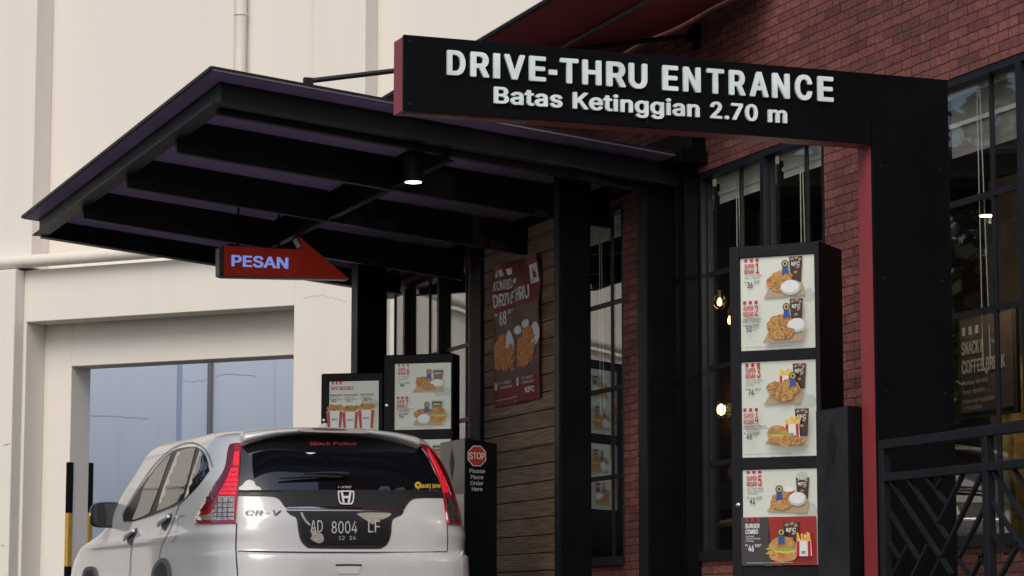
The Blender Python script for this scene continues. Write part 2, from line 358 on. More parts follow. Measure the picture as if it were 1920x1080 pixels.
# ------------------------------------------------------------------ restaurant building (facade on the plane X = 7.2)
XF = 7.2; HEAD = 3.33; SILL = .80
bld = thing('restaurant_building', 'red brick restaurant with tall black framed windows and a strip of wooden boarding', 'building', (8.5, 14, 0))
b = B()
XB = XF+.26
def pier(y0, y1, z0, z1, xb=XF+.095): b.box(XF, xb, y0, y1, z0, z1)
pier(4.0, 22.6, HEAD, 4.62, XB)
for y0, y1 in ((4.0, 8.758), (12.46, 13.69), (16.15, 16.722), (17.80, 17.83), (19.36, 19.898)): pier(y0, y1, .004, HEAD)
pier(22.35, 22.6, .004, HEAD); pier(17.83, 19.36, .004, HEAD)
for y0, y1 in ((8.758, 12.46), (13.69, 16.15), (16.722, 17.80), (19.898, 22.35)): pier(y0, y1, .004, SILL)
b.box(XB, 11.0, 22.34, 22.6, .004, 4.62)
done(b, 'wall', M_brick, bld)
b = B(); b.box(XF, 11, 4, 22.6, 4.621, 4.75); done(b, 'roof', M_steel, bld)
M_int = mat('interior_wall_brown', (.085, .045, .024), .7, var=.4, vscale=3, bump=.1)
M_dark = mat('interior_dark', (.02, .017, .015), .8)
b = B(); b.box(10.5, 10.6, 4, 22.34, .1, 3.6); done(b, 'interior_wall', M_int, bld)
for y in (4, 22.2): b = B(); b.box(XB, 10.5, y, y+.1, .1, 3.6); done(b, 'end_wall', M_dark, bld)
b = B(); b.box(XB, 10.5, 4, 22.2, 3.6, 3.7); done(b, 'ceiling', M_dark, bld)
b = B(); b.box(XB, 10.5, 4, 22.2, .02, .1); done(b, 'interior_floor', mat('floor_tiles', (.05, .04, .034), .5), bld)

# windows: steel bay posts standing .1 proud of the glass, thin glazing bars
ROWS = [1.415, 2.04, 2.655]
def window(y0, y1, mid):
    fr = B(); x0, x1 = XF+.006, XF+.085; w_ = .046; gx = XF+.06; ztop = HEAD-.042
    fr.box(x0, x1, y0, y0+w_, SILL+.05, ztop); fr.box(gx-.012, x1, y1-.014, y1, SILL+.05, ztop)
    fr.box(x0, x1, y0, y1, ztop, HEAD-.003); fr.box(x0-.03, x1, y0, y1, SILL-.012, SILL+.05)
    f = done(fr, 'window_frame', M_frame, bld)
    fr = B(); fr.box(gx-.009, gx+.012, mid-.011, mid+.011, SILL+.05, ztop)
    for z in ROWS:
        fr.box(gx-.008, gx+.011, y0+w_, mid-.011, z-.016, z+.016); fr.box(gx-.008, gx+.011, mid+.011, y1-.014, z-.016, z+.016)
    done(fr, 'glazing_bars', M_frame, f)
    g = B(); g.box(gx, gx+.006, y0+w_-.004, y1-.010, SILL+.046, ztop+.004)
    done(g, 'pane', M_glass, f)
WIN = [(8.76, 9.678, 9.2), (9.68, 10.598, 10.13), (10.6, 11.515, 11.06), (11.517, 12.455, 11.89), (13.692, 14.515, 14.03), (14.517, 15.435, 14.94), (15.437, 16.148, 15.86),
       (16.724, 17.798, 17.06), (19.90, 20.665, 20.12), (20.667, 21.575, 21.05), (21.577, 22.345, 22.0)]
for a in WIN: window(*a)

# wooden boarding with black edge posts
b = B(); z = .115; k = 0
while z < 3.46:
    b.box(7.122-.0015*(k % 3), 7.198, 17.83, 19.33, z, min(z+BOARD-.007, 3.46)); z = (k+1)*BOARD+.115; k += 1
done(b, 'wood_cladding', M_wood, bld, bevel=.003)
b = B(); b.box(7.14, 7.197, 17.83, 19.33, .113, 3.45); done(b, 'cladding_backing', M_dark, bld)
b = B(); b.box(7.09, 7.198, 19.332, 19.56, .115, 3.46); done(b, 'edge_post', M_steel, bld, bevel=.004)

# ------------------------------------------------------------------ roller blinds behind the glass, each with its pull cord
M_blind = mat('blind_fabric', (.86, .79, .71), .8, var=.08, vscale=2)
M_blindbar = mat('blind_bar', (.85, .81, .74), .5)
BL = [(11.06, 11.5, 2.93, 'far right by the railing'), (11.56, 12.42, 2.93, ''), (13.72, 14.47, 3.145, ''), (14.57, 15.40, 3.125, ''), (15.49, 16.10, 3.10, ''), (16.77, 17.75, 3.14, '')]
blab = ['taupe roller blind in the window cut off by the right picture edge', 'taupe roller blind hanging lowest, in the large right window beside the black sign post',
        'cream roller blind directly above the tall menu board, beside the brick pier', 'cream roller blind with two cords to the left of the tall menu board top',
        'sliver of cream roller blind showing just right of the black canopy column', 'cream roller blind in the narrow window between the two black columns']
for (y0, y1, z0, _), lb in zip(BL, blab):
    t = thing('roller_blind', lb, 'blind', (XF+.2, (y0+y1)/2, z0), 'roller blinds in the restaurant windows')
    c = B(); x = XF+.125; n = 14
    zs = [3.3-(3.3-z0)*i/n for i in range(n+1)]
    for i in range(n):
        dx = .002 if i % 2 else 0; dx2 = 0 if i % 2 else .002
        c.face([(x+dx, y0, zs[i]), (x+dx, y1, zs[i]), (x+dx2, y1, zs[i+1]), (x+dx2, y0, zs[i+1])])
    done(c, 'blind_fabric', M_blind if y0 > 12 else mat('blind_taupe', (.36, .31, .27), .8, var=.12, vscale=2), t)
    c = B(); zb = z0+(3.25-z0)*.55; c.box(x-.012, x-.004, y0, y1, zb-.012, zb+.012); done(c, 'cross_bar', M_blindbar, t)
    c = B(); c.box(x-.02, x+.02, y0, y1, 3.26, 3.315); done(c, 'headrail', M_blindbar, t)
    c = B(); yc = y0+(y1-y0)*.62
    zl = 1.75 if y0 > 11.4 and y0 < 12 else 1.9
    L1 = [(x-.03, yc, 3.26-(3.26-zl)*i/10) for i in range(11)]
    L2 = [(x-.03, yc-.03-.045*(i/10), zl+(3.26-zl)*(1-i/10)) for i in range(11)]
    c.tube(L1+[(x-.03, yc-.035, zl-.04)]+L2[::-1], .0032, 5); done(c, 'pull_cord', M_rope, t, smooth=True)

# ------------------------------------------------------------------ neighbouring cream building
P0 = np.array([7.695, 26.836, 0.]); EU = np.array([.678, -.735, 0.]); EN = np.array([-.735, -.678, 0.])
EU /= np.linalg.norm(EU); EN = np.array([-EU[1]*-1, -EU[0], 0.])
if EN[1] > 0: EN = -EN
def NW(u, z, d=0): return P0+EU*u+EN*d+np.array([0, 0, z])
def UZ(x, y, d=0):
    p = onp(x, y, P0+EN*d, EN); return float((p-P0)@EU), float(p[2])
nb = thing('cream_building', 'cream plastered building with pilasters and a drive opening behind the canopy', 'building', tuple(P0))
def nbox(b, u0, u1, z0, z1, d0, d1, mi=0): b.obox(NW(u0, z0, d0), EU*(u1-u0), EN*(d1-d0), (0, 0, z1-z0), mi)
UL, UR, ZT = -14.4, 3.35, 7.9
u_open_l = UZ(50, 605, .30)[0]; u_r = UZ(550, 680, .30)[0]; u_in_l = UZ(130, 880, -.05)[0]; ztop = UZ(300, 588.5, .30)[1]; zin = UZ(345, 676, -.05)[1]
upl = UZ(64, 240, .32)[0]; upl2 = UZ(22, 800, .47)[0]
b = B()
nbox(b, UL, UR, 4.30, ZT, -.3, 0)                                    # upper wall
nbox(b, UL, upl2+.001, .004, 4.30, -.3, .30)                         # lower wall left of the pilaster
nbox(b, upl2+.001, u_open_l, .004, 4.30, -.05, .30)
nbox(b, u_open_l, u_r, ztop, 4.30, -.05, .30)                          # outer lintel
nbox(b, u_r, UR, .004, 4.30, -.3, .30)                                 # wall right of the opening
nbox(b, u_open_l-.2, u_in_l, .004, 4.2, -.42, -.052)                 # inner jamb
nbox(b, u_in_l, u_r+.3, zin, 4.2, -.42, -.052)                           # inner lintel
done(b, 'wall', M_plaster, nb, bevel=.008)
for nm, u0, u1, z0, z1, d0, d1 in (('pilaster', upl-1.3, upl, 4.33, ZT, .002, .32), ('pilaster', upl2-1.5, upl2, .004, 4.30, .302, .47),
                                   ('pilaster', UZ(586.5, 70, .27)[0], UZ(685, 70, .27)[0], 4.32, ZT, .002, .27), ('pilaster', -9.2, -8.2, .004, ZT, .303, .6)):
    b = B(); nbox(b, u0, u1, z0, z1, d0, d1); done(b, nm, M_plaster, nb, bevel=.012)
M_pipe = mat('cream_pipe', (.74, .69, .61), .5, var=.1, vscale=3)
b = B(); up = UZ(447, 60, .14)[0]; b.tube([NW(up, ZT, .1), NW(up, 4.42, .1)], .066, 14)
for z in (5.2, 7.0): b.lathe([(.075, -.02), (.075, .02)], NW(up, z, .1), 14)
done(b, 'downpipe', M_pipe, nb, smooth=True)
b = B(); b.tube([NW(UL, 4.385, .40), NW(upl2-1.6, 4.385, .40), NW(3.2, 4.385, .40)], .072, 14); done(b, 'ledge_pipe', M_pipe, nb, smooth=True)
def crack(b, pts, mi=0, wd=.008, frame=NW, d=.003, seed=1):
    rnd = random.Random(seed); P = []
    for (u0, z0), (u1, z1) in zip(pts, pts[1:]):
        n = max(2, int(abs(u1-u0)/.035))
        for i in range(n): P.append((u0+(u1-u0)*i/n, z0+(z1-z0)*i/n+rnd.uniform(-.012, .012)))
    P.append(pts[-1])
    for i, ((u0, z0), (u1, z1)) in enumerate(zip(P, P[1:])):
        w_ = wd*(.35+.65*abs(math.sin(i*1.7)))
        b.face([frame(u0, z0-w_/2, d), frame(u1, z1-w_/2, d), frame(u1, z1+w_/2, d), frame(u0, z0+w_/2, d)], mi)
for pts, d_, w_ in (([(3, 836), (20, 831)], .474, .008), ([(0, 1021), (8, 1024)], .474, .008), ([(565, 560), (600, 552), (650, 566)], .304, .003)):
    b = B(); crack(b, [UZ(x, y, d_) for x, y in pts], d=d_, wd=w_, seed=3); done(b, 'crack', M_crack, nb)
# black and yellow corner guards on the drive opening
M_yel = mat('guard_yellow', (.48, .28, .025), .5, var=.3, vscale=8)
jl = UZ(118, 900, -.05)[0]
def guard(u, d, z1, label):
    t = thing('corner_guard', label, 'corner guard', tuple(NW(u, 0, d)), 'striped corner guards on the drive opening')
    zs = [.004, .42, .86, z1]; zs = [.004, UZ(115, 1062, d)[1], UZ(115, 962, d)[1], z1]
    for i in range(3):
        c = B(); nbox(c, u-.034, u+.012, zs[i], zs[i+1], d+.001, d+.013); nbox(c, u+.001, u+.012, zs[i], zs[i+1], d-.06, d+.0)
        done(c, 'stripe', M_yel if i == 1 else M_black, t)
guard(u_in_l, -.052, UZ(115, 867, -.05)[1], 'black and yellow striped guard on the front corner of the drive opening')
guard(u_in_l, -.432, UZ(160, 868, -.43)[1], 'thin black and yellow guard on the inner corner of the opening by the car mirror')

# wall seen through the opening
bw = thing('yard_wall', 'cracked wall tinted with bluish shade seen through the drive opening behind the car', 'wall', tuple(NW(-1, 0, -7)))
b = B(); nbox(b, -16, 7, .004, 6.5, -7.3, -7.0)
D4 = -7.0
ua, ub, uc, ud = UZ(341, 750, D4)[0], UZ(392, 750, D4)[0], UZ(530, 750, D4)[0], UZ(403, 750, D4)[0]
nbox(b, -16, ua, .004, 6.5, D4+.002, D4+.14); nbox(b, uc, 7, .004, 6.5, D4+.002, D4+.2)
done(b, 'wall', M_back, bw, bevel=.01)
b = B(); b.tube([NW((ub+ud)/2, 6.5, D4+.06), NW((ub+ud)/2, .01, D4+.06)], .035, 10); done(b, 'pipe', mat('grey_pipe', (.16, .16, .18), .6), bw, smooth=True)
for pts, d_ in (([(340, 713), (360, 716), (393, 712)], D4+.003), ([(403, 706), (430, 702), (482, 706)], D4+.003), ([(170, 780), (235, 782), (290, 786)], D4+.144)):
    b = B(); crack(b, [UZ(x, y, D4) for x, y in pts], d=d_, wd=.0065, seed=int(pts[0][0])); done(b, 'crack', M_crack, bw)

# ------------------------------------------------------------------ drive-through canopy
XC0, YC0, YC1 = 4.0, 15.62, 21.62                    # outer beam line, near beam line, far beam line
def zt(x): return 3.74-(x-XC0)*.108                     # canopy falls towards the building
can = thing('canopy', 'black steel drive-through canopy with purple roof sheets over the lane', 'canopy', (XC0, 19, 3.6))
bh = .135
b = B(); b.ibeam((XC0, YC0-.02, zt(XC0)), (XC0, YC1, zt(XC0)), .145, .12, wt=.03); done(b, 'edge_beam', M_steel, can)
b = B(); b.ibeam((XC0+.01, YC0, zt(XC0+.01)-.002), (7.19, YC0, zt(7.19)-.002), .145, .10, wt=.03); done(b, 'edge_beam', M_steel, can)
b = B(); b.ibeam((XC0+.03, YC1, zt(XC0+.03)-.002), (7.19, YC1, zt(7.19)-.002), .15, .11); done(b, 'edge_beam', M_steel, can)
XM = 5.55
b = B(); b.ibeam((XM, YC0+.1, zt(XM)-.02), (XM, YC1-.06, zt(XM)-.02), .20, .055); done(b, 'middle_beam', M_black, can)
for y in (15.78, 16.88, 18.40, 19.95):
    for xa, xb in ((XC0+.02, XM-.012), (XM+.012, 7.16)):
        b = B(); b.obox((xa, y-.03, zt(xa)-.002), (xb-xa, 0, zt(xb)-zt(xa)), (0, .06, 0), (0, 0, -.232 if y > 16 else -.175)); done(b, 'rafter', M_steel, can, bevel=.003)
# roof sheets with joints
ys = [YC0-.24, 16.15, 16.95, 17.75, 18.55, 19.35, 20.1, 20.85, YC1+.16]
for y0, y1 in zip(ys, ys[1:]):
    b = B(); x0 = XC0-.115; b.obox((x0, y0+.004, zt(x0)+.006), (7.19-x0, 0, zt(7.19)-zt(x0)), (0, y1-y0-.008, 0), (0, 0, .012)); done(b, 'roof_sheet', M_sheet, can)
b = B(); x0 = XC0-.117
b.obox((x0, ys[0], zt(x0)+.019), (7.19-x0, 0, zt(7.19)-zt(x0)), (0, .02, 0), (0, 0, .014)); b.obox((x0-.012, ys[0], zt(x0)+.010), (.012, 0, 0), (0, ys[-1]-ys[0], 0), (0, 0, .022)); done(b, 'edge_trim', M_steel, can)
# ledger along the facade + columns
b = B(); b.box(7.02, 7.197, YC0-.3, 22.34, 3.375, 3.46); b.box(7.1, 7.197, YC0-.28, 22.34, 3.4605, 3.62); done(b, 'ledger', M_black, can)
for nm, x0, y0, x1, y1 in (('column', 6.93, 15.70, 7.19, 15.86), ('column', 6.52, 16.23, 6.75, 16.33), ('column', 6.49, 20.66, 6.745, 20.84)):
    b = B(); b.box(x0, x1, y0, y1, .11, 3.375 if x0 > 6.6 else (3.44 if y0 < 18 else 3.455)); done(b, nm, M_black, can, bevel=.006)
    b = B(); b.box(x0-.003, x0-.001, y0+.006, y1-.006, .13, 3.37); b.box(x0-.05, x0-.0035, y0-.02, y1+.02, .11, .124); done(b, 'side_face', M_steel, can)  # paler sheet on the left face imitates the column's sky-lit side
b = B(); b.box(7.0, 7.19, 15.3, 15.62, 3.375, 3.46); b.box(7.1, 7.196, 15.46, 15.56, .11, 3.3745); done(b, 'bracket_post', M_black, can, bevel=.003)
# tie rod up to the wall
p0 = onX(578, 152, 4.75); p1 = onX(1307, 65, 7.19)
p0 = onY(578, 152, 15.9); b = B(); b.box(p0[0]-.03, p0[0]+.03, 15.88, 15.92, zt(p0[0])+.02, p0[2]+.02); done(b, 'rod_bracket', M_steel, can)
b = B(); b.tube([tuple(p0), tuple(p1)], .017, 10); done(b, 'tie_rod', M_steel, can, smooth=True)
b = B(); q = p1; b.box(7.165, 7.198, q[1]-.035, q[1]+.035, q[2]-.10, q[2]+.07); b.box(7.12, 7.165, q[1]-.012, q[1]+.012, q[2]-.05, q[2]+.03); done(b, 'wall_bracket', M_black, can)
# downlight
p = onX(775, 342, 5.36); dl = thing('downlight', 'lit round black downlight hanging under the canopy beam', 'lamp', tuple(p), None)
b = B(); b.lathe([(.058, .003), (.062, 0), (.062, .17), (.03, .18), (.012, .19), (.012, .30)], p, 28); done(b, 'lamp_body', M_black, dl, smooth=True)
b = B(); b.lathe([(.001, .0025), (.054, .0022), (.054, -.001), (.001, -.002)], p, 28); done(b, 'lamp_lens', mat('lamp_lit', (1, .97, .85), .4, emit=5), dl)
# loose cable under the roof
pts = [(448, 352), (455, 366), (480, 368), (508, 364), (530, 364), (548, 372), (560, 384), (566, 396), (575, 400)]
b = B(); b.tube([onp(x, y, (0, 18.15, 0), (0, 1, 0)) for x, y in pts], .006, 6)
tag(done(b, 'cable', M_black, None, smooth=True), 'thin black cable sagging between the canopy beams above the arrow sign', 'cable')

# ------------------------------------------------------------------ awning above the windows
aw = thing('awning', 'dark red fabric awning stretched over the facade above the black sign', 'awning', (6.5, 16, 4.2))
M_awn = mat('awning_fabric', (.36, .055, .058), .85, var=.3, vscale=1.5, bump=.15, bscale=9)
b = B(); NY, NX = 60, 14; g = []
AY0, AY1 = 14.25, 21.5
for i in range(NY+1):
    row = []
    y = AY0+(AY1-AY0)*i/NY
    for j in range(NX+1):
        s_ = j/NX; x = 7.19+(5.80-7.19)*s_
        sag = .05*math.sin(math.pi*s_)*(.6+.4*math.cos((y-15.2)*2*math.pi/2.3))
        z_ = 4.40+(4.20-4.40)*s_-sag+.014*mnoise.noise(Vector((x*2.5, y*1.3, 0)))+.01*math.sin(y*5.1+s_*2)*(1-s_)
        row.append(b.bm.verts.new((x, y, z_)))
    g.append(row)
for i in range(NY):
    for j in range(NX): b.bm.faces.new([g[i][j], g[i+1][j], g[i+1][j+1], g[i][j+1]])
o = done(b, 'canvas', M_awn, aw, smooth=True); md = o.modifiers.new('thick', 'SOLIDIFY'); md.thickness = .006
b = B(); b.tube([(5.80, AY0, 4.19), (5.80, AY1, 4.19)], .018, 10); done(b, 'front_bar', M_steel, aw, smooth=True)
b = B(); b.tube([(6.42, AY0, 4.215), (6.42, AY1, 4.215)], .017, 10); done(b, 'middle_bar', mat('bar_grey', (.10, .095, .1), .4), aw, smooth=True)
for y in (14.5, 16.8, 19.1, 21.3): b = B(); b.tube([(7.19, y, 4.37), (5.82, y, 4.175)], .012, 8); done(b, 'rib', M_steel, aw, smooth=True)

# ------------------------------------------------------------------ portal sign with the clearance limit
YS = 11.087; TS = .155
sg = thing('clearance_sign', 'black portal sign with raised white drive-through lettering and red edges', 'sign', (6.3, YS, .11))
xl, xp, xr, zb, zt_ = 3.692, 6.095, 6.522, 2.705, 3.055
b = B(); b.box(xl, xp-.0015, YS, YS+.02, zb, zt_); done(b, 'bar_panel', M_black, sg, bevel=.002)
b = B(); b.box(xp+.0015, xr, YS, YS+.02, .11, zt_); done(b, 'post_panel', M_black, sg, bevel=.002)
for x, z in [(xp+.05, .4+.55*i) for i in range(5)]+[(xr-.05, .4+.55*i) for i in range(5)]+[(xl+.03, zb+.03), (xl+.03, zt_-.03), (4.9, zt_-.025), (4.9, zb+.025)]:
    b = B(); b.lathe([(.006, 0), (.006, .0015), (.003, .0025)], (x, YS, z), 10, axis=(0, -1, 0)); done(b, 'rivet', M_steel, sg, smooth=True)
b = B(); pts = [(xl+.004, YS+.0205, zb+.003), (xp+.004, YS+.0205, zb+.003), (xp+.004, YS+.0205, .11), (xr-.004, YS+.0205, .11), (xr-.004, YS+.0205, zt_-.004), (xl+.004, YS+.0205, zt_-.004)]
b.prism(pts, (0, TS-.02, 0)); done(b, 'red_edge', M_red, sg)
b = B(); b.box(xl+.03, xl+.62, YS+.05, YS+.10, zb-.006, zb+.0025); done(b, 'service_cover', mat('worn_cover', (.42, .30, .27), .5, var=.5, vscale=9), sg)
def sign_text(words, bold, nm):
    c = B()
    for s_, xa, xb, ya0, yb0, hpx in words:
        pa = onY(xa, ya0, YS-.001); pb = onY(xb, yb0, YS-.001); top = onY(xa, ya0-hpx, YS-.001); h = top[2]-pa[2]; wd = pb[0]-pa[0]; dz = pb[2]-pa[2]
        if s_ == 'I': c.obox((pa[0], YS-.0145, pa[2]), (wd, 0, dz), (0, .0135, 0), (0, 0, h)); continue
        if s_ == '-': c.obox((pa[0], YS-.0145, pa[2]+h*.30), (wd, 0, dz), (0, .0135, 0), (0, 0, h*.2)); continue
        put_text(c, s_, lambda a, q: (pa[0]+a, YS-.0145, pa[2]+q+dz*a/wd), h, wd, bold=bold, depth=(0, .0135, 0), space=1.06)
    return done(c, nm, [M_white], sg)
line = lambda x: 141+(x-838)*51/724
sign_text([(t_, a_, b_, line(a_), line(b_), 46.5) for t_, a_, b_ in (('D', 837, 871), ('R', 881, 916), ('I', 924, 936), ('V', 944, 983), ('E', 991, 1022), ('-', 1028, 1043), ('T', 1049, 1083), ('H', 1091, 1126), ('R', 1136, 1172), ('U', 1178, 1212), ('E', 1241, 1270), ('N', 1280, 1312), ('T', 1324, 1356), ('R', 1366, 1396), ('A', 1405, 1439), ('N', 1447, 1479), ('C', 1490, 1521), ('E', 1532, 1561))], .040, 'lettering')
line = lambda x: 194+(x-925)*38/549
sign_text([(t_, a_, b_, line(a_), line(b_), 31) for t_, a_, b_ in (('Batas', 925, 1053), ('Ketinggian', 1073, 1310), ('2.70', 1331, 1419), ('m', 1439, 1474))], .030, 'lettering')

# ------------------------------------------------------------------ arrow sign hanging under the canopy
ya = 19.3; ar = thing('arrow_sign', 'red arrow shaped sign lettered PESAN hanging under the canopy', 'sign', tuple(onY(530, 490, ya)))
M_arrow = mat('arrow_red', (.36, .022, .008), .45, emit=.10)
outl = [(421, 461), (561, 468), (568, 462), (566, 452), (560, 442), (566, 444), (655, 523), (421, 517)]
outl = [(421, 461), (560, 468), (566, 464), (565, 455), (560, 443), (655, 523), (421, 517)]
b = B(); b.prism([onY(x, y, ya) for x, y in outl], (0, .012, 0)); done(b, 'face', M_arrow, ar)
b = B(); b.prism([onY(x, y, ya+.0125) for x, y in [(411, 463), (421, 460), (560, 467), (565, 463), (556, 446), (560, 441), (656, 524), (421, 519), (411, 516)]], (0, .12, 0)); done(b, 'casing', mat('casing_grey', (.045, .055, .062), .4, var=.3), ar, bevel=.006)
pa = onY(434, 499, ya); pb = onY(540, 504, ya); h = onY(434, 478, ya)[2]-pa[2]
for nm, bo, dep, m in (('letter_edge', .028, .004, mat('letter_rim', (.55, .5, .75), .4, emit=.35)), ('lettering', .008, .008, mat('letter_blue', (.10, .25, .75), .4, emit=.75))):
    c = B(); put_text(c, 'PESAN', lambda a, q: (pa[0]+a, ya-dep, pa[2]+q+(pb[2]-pa[2])*a/(pb[0]-pa[0])), h, pb[0]-pa[0], bold=bo, depth=(0, dep-.0015, 0)); done(c, nm, m, ar)
for px in (446, 522):
    q = onY(px, 464, ya+.07); b = B(); b.tube([q, (q[0], q[1], zt(q[0]))], .009, 8); done(b, 'hanger_rod', M_black, ar, smooth=True)

# ------------------------------------------------------------------ menu boards (light boxes)
LIT = .24
def lit(name, c, e=LIT): return mat('print_'+name, c, .16, emit=e)
PM = [lit('paper', (.52, .55, .49)), lit('red', (.36, .02, .025)), lit('ink', (.03, .03, .03)), lit('rice', (.60, .62, .61)), lit('cola', (.045, .02, .015)),
      lit('blue', (.02, .07, .25)), lit('tan', (.36, .26, .16)),
      ramp_noise_mat('print_chicken', [(.16, .065, .02), (.38, .19, .055), (.55, .32, .11)], 55, .4, emit=LIT, dist=1.5),
      ramp_noise_mat('print_bun', [(.30, .13, .04), (.5, .27, .09)], 30, .4, emit=LIT), lit('green', (.22, .33, .05)),
      ramp_noise_mat('print_fries', [(.5, .3, .06), (.72, .5, .14)], 60, .4, emit=LIT), lit('cup_brown', (.13, .085, .06)), lit('ice', (.30, .19, .13)),
      lit('dark_page', (.045, .038, .042)), lit('dark_red', (.25, .018, .02)), lit('shade', (.40, .42, .39)), lit('cheese', (.7, .42, .05)), lit('gold', (.45, .36, .10))]
PAPER, RED, INK, RICE, COLA, BLUE, TAN, CHK, BUN, GRN, FRY, CUPB, ICE, PAGE, DRED, SHD, CHS, GOLD = range(18)
class Panel(B):
    """flat print in a frame: origin at lower left, u right, v up, n towards the viewer; coordinates 0..1 with v measured from the top"""
    def __init__(s, o, u, v, n):
        super().__init__(); s.o, s.u, s.v, s.n = V(o), V(u), V(v), V(n).normalized(); s.k = 1
        s.w = s.u.length; s.h = s.v.length; s.reg = (0, 0, 1, 1)
    def P(s, a, c, lay):
        x0, y0, x1, y1 = s.reg
        return s.o+s.u*(x0+a*(x1-x0))+s.v*(1-(y0+c*(y1-y0)))+s.n*(.0008*lay)
    def poly(s, pts, mi): s.k += 1; s.face([s.P(a, c, s.k) for a, c in pts], mi)
    def rect(s, a0, c0, a1, c1, mi): s.poly([(a0, c0), (a1, c0), (a1, c1), (a0, c1)], mi)
    def blob(s, cx, cy, rx, ry, mi, jag=.12, seed=0, n=36): s.poly(blob_pts(cx, cy, rx, ry, jag, n, seed), mi)
    def text(s, t, a0, a1, c0, c1, mi, bold=.02):
        """text filling the rectangle a0..a1, c0 (top) .. c1 (baseline)"""
        s.k += 1; k = s.k
        put_text(s, t, lambda a, q: s.P(a0+a, c1-q, k), (c1-c0), (a1-a0), mi=mi, bold=bold)
def cup(p, a0, a1, c0, c1, logo=True, plain=False):
    d = (a1-a0)*.12
    p.poly([(a0, c0), (a1, c0), (a1-d, c1), (a0+d, c1)], CUPB if plain else COLA)
    if not plain:
        for i, (x, y) in enumerate(((.22, .10), (.55, .06), (.8, .13), (.35, .34), (.68, .42), (.5, .62))):
            p.blob(a0+(a1-a0)*x, c0+(c1-c0)*y, (a1-a0)*.13, (c1-c0)*.06, ICE, .3, 40+i, 12)
    else:
        p.poly([(a0+.01, c0-.05), (a1-.01, c0-.05), (a1, c0), (a0, c0)], SHD); p.poly([(a0+.005, c0+.02), (a1-.005, c0+.02), (a1-.01, c0+.05), (a0+.01, c0+.05)], COLA)
    if logo: p.text('KFC', a0+(a1-a0)*.2, a1-(a1-a0)*.18, c0+(c1-c0)*.22, c0+(c1-c0)*.36, RICE, .03)
def ribbon(p, a, c):
    p.poly([(a-.036, c+.04), (a+.036, c+.04), (a+.045, c+.25), (a, c+.22), (a-.045, c+.26)], BLUE)
    p.blob(a, c, .05, .085, INK, 0, 0, 20); p.blob(a, c, .036, .06, GOLD, 0, 0, 20); p.blob(a, c, .016, .04, INK, .2, 3, 12)
def fries(p, a0, a1, c0, c1, seed=1):
    rnd = random.Random(seed); m = c0+(c1-c0)*.38; n = 13
    for i in range(n):
        x = a0+(a1-a0)*(i+.5)/n; t = x+rnd.uniform(-.025, .025); h = m-(m-c0)*rnd.uniform(.55, 1.)
        p.poly([(x-.011, m+.02), (t-.011, h), (t+.011, h), (x+.011, m+.02)], FRY)
    d = (a1-a0)*.06
    p.poly([(a0, m), (a1, m), (a1+d, c1), (a0-d, c1)], RICE)
    for q0, q1 in ((.02, .22), (.76, .97)):
        p.poly([(a0+(a1-a0)*q0, m), (a0+(a1-a0)*q1, m), (a0+(a1-a0)*q1+d*(q1-.5), c1), (a0+(a1-a0)*q0+d*(q0-.5)*2, c1)], RED)
    p.text('KFC', a0+(a1-a0)*.36, a0+(a1-a0)*.66, c1-.11, c1-.05, INK, .03)
def burger(p, cx, cy, rx, ry, seed=2):
    p.blob(cx, cy+ry*.62, rx*.9, ry*.38, BUN, .04, seed+3)
    p.blob(cx, cy+ry*.34, rx*1.0, ry*.26, CHK, .16, seed+1)
    p.blob(cx+rx*.1, cy+ry*.22, rx*.8, ry*.12, CHS, .2, seed+4)
    p.blob(cx, cy+ry*.08, rx*1.06, ry*.15, GRN, .22, seed+2)
    p.poly([(cx+rx*.95*math.cos(t*math.pi/24), cy+ry*.02-ry*.85*math.sin(t*math.pi/24)) for t in range(25)], BUN)
def combo(p, reg, num, price, cents, lines, food, title=('SUPER', 'BESAR'), dark=False, bars=.08):
    p.reg = reg; tc = RICE if dark else RED; ic = RICE if dark else INK
    for i in range(3): p.rect(.055+.078*i, 0.0+(.02 if bars < .1 else 0), .098+.078*i, bars+.02, RED)
    if num:
        p.text(title[0], .06, .195, .135, .235, tc, .035); p.text(title[1], .06, .195, .26, .36, tc, .035); p.text(num, .213, .262, .12, .36, tc, .03)
    else:
        p.text(title[0], .06, .25, .14, .24, tc, .035); p.text(title[1], .06, .23, .265, .365, tc, .035)
    for i, t in enumerate(lines): p.text(t, .062, .062+.0105*len(t), .395+.052*i, .43+.052*i, ic, .008)
    c = .42+.052*len(lines)
    p.text('Rp', .062, .092, c+.01, c+.05, ic, .02); p.text(price, .10, .175, c+.03, c+.17, ic, .03); p.text(cents, .182, .272, c+.01, c+.075, ic, .02)
    food(p); p.reg = (0, 0, 1, 1)
def rice(p, cx, cy, rx, ry):
    p.blob(cx, cy, rx, ry, SHD, .03, 5); p.blob(cx-rx*.06, cy-ry*.14, rx*.86, ry*.80, RICE, .05, 6)
def paper(p): p.poly([(.32, .95), (.40, .72), (.84, .62), (.88, .93)], TAN)
def shadow_bg(p, seed):  # soft mottled grey patches of the printed backdrop
    p.blob(.62, .55, .26, .30, SHD, .1, seed); p.blob(.60, .50, .22, .24, PAPER, .1, seed+1)
def f1(p):
    paper(p); cup(p, .67, .85, .03, .62); p.blob(.55, .60, .17, .24, CHK, .12, 1); p.blob(.60, .45, .12, .12, CHK, .12, 2)
    rice(p, .695, .74, .14, .17); ribbon(p, .625, .19)
def f2(p):
    paper(p); cup(p, .69, .87, .03, .58); p.blob(.56, .58, .17, .24, CHK, .12, 11); rice(p, .79, .60, .13, .15); p.blob(.59, .76, .17, .13, CHK, .14, 12); ribbon(p, .655, .20)
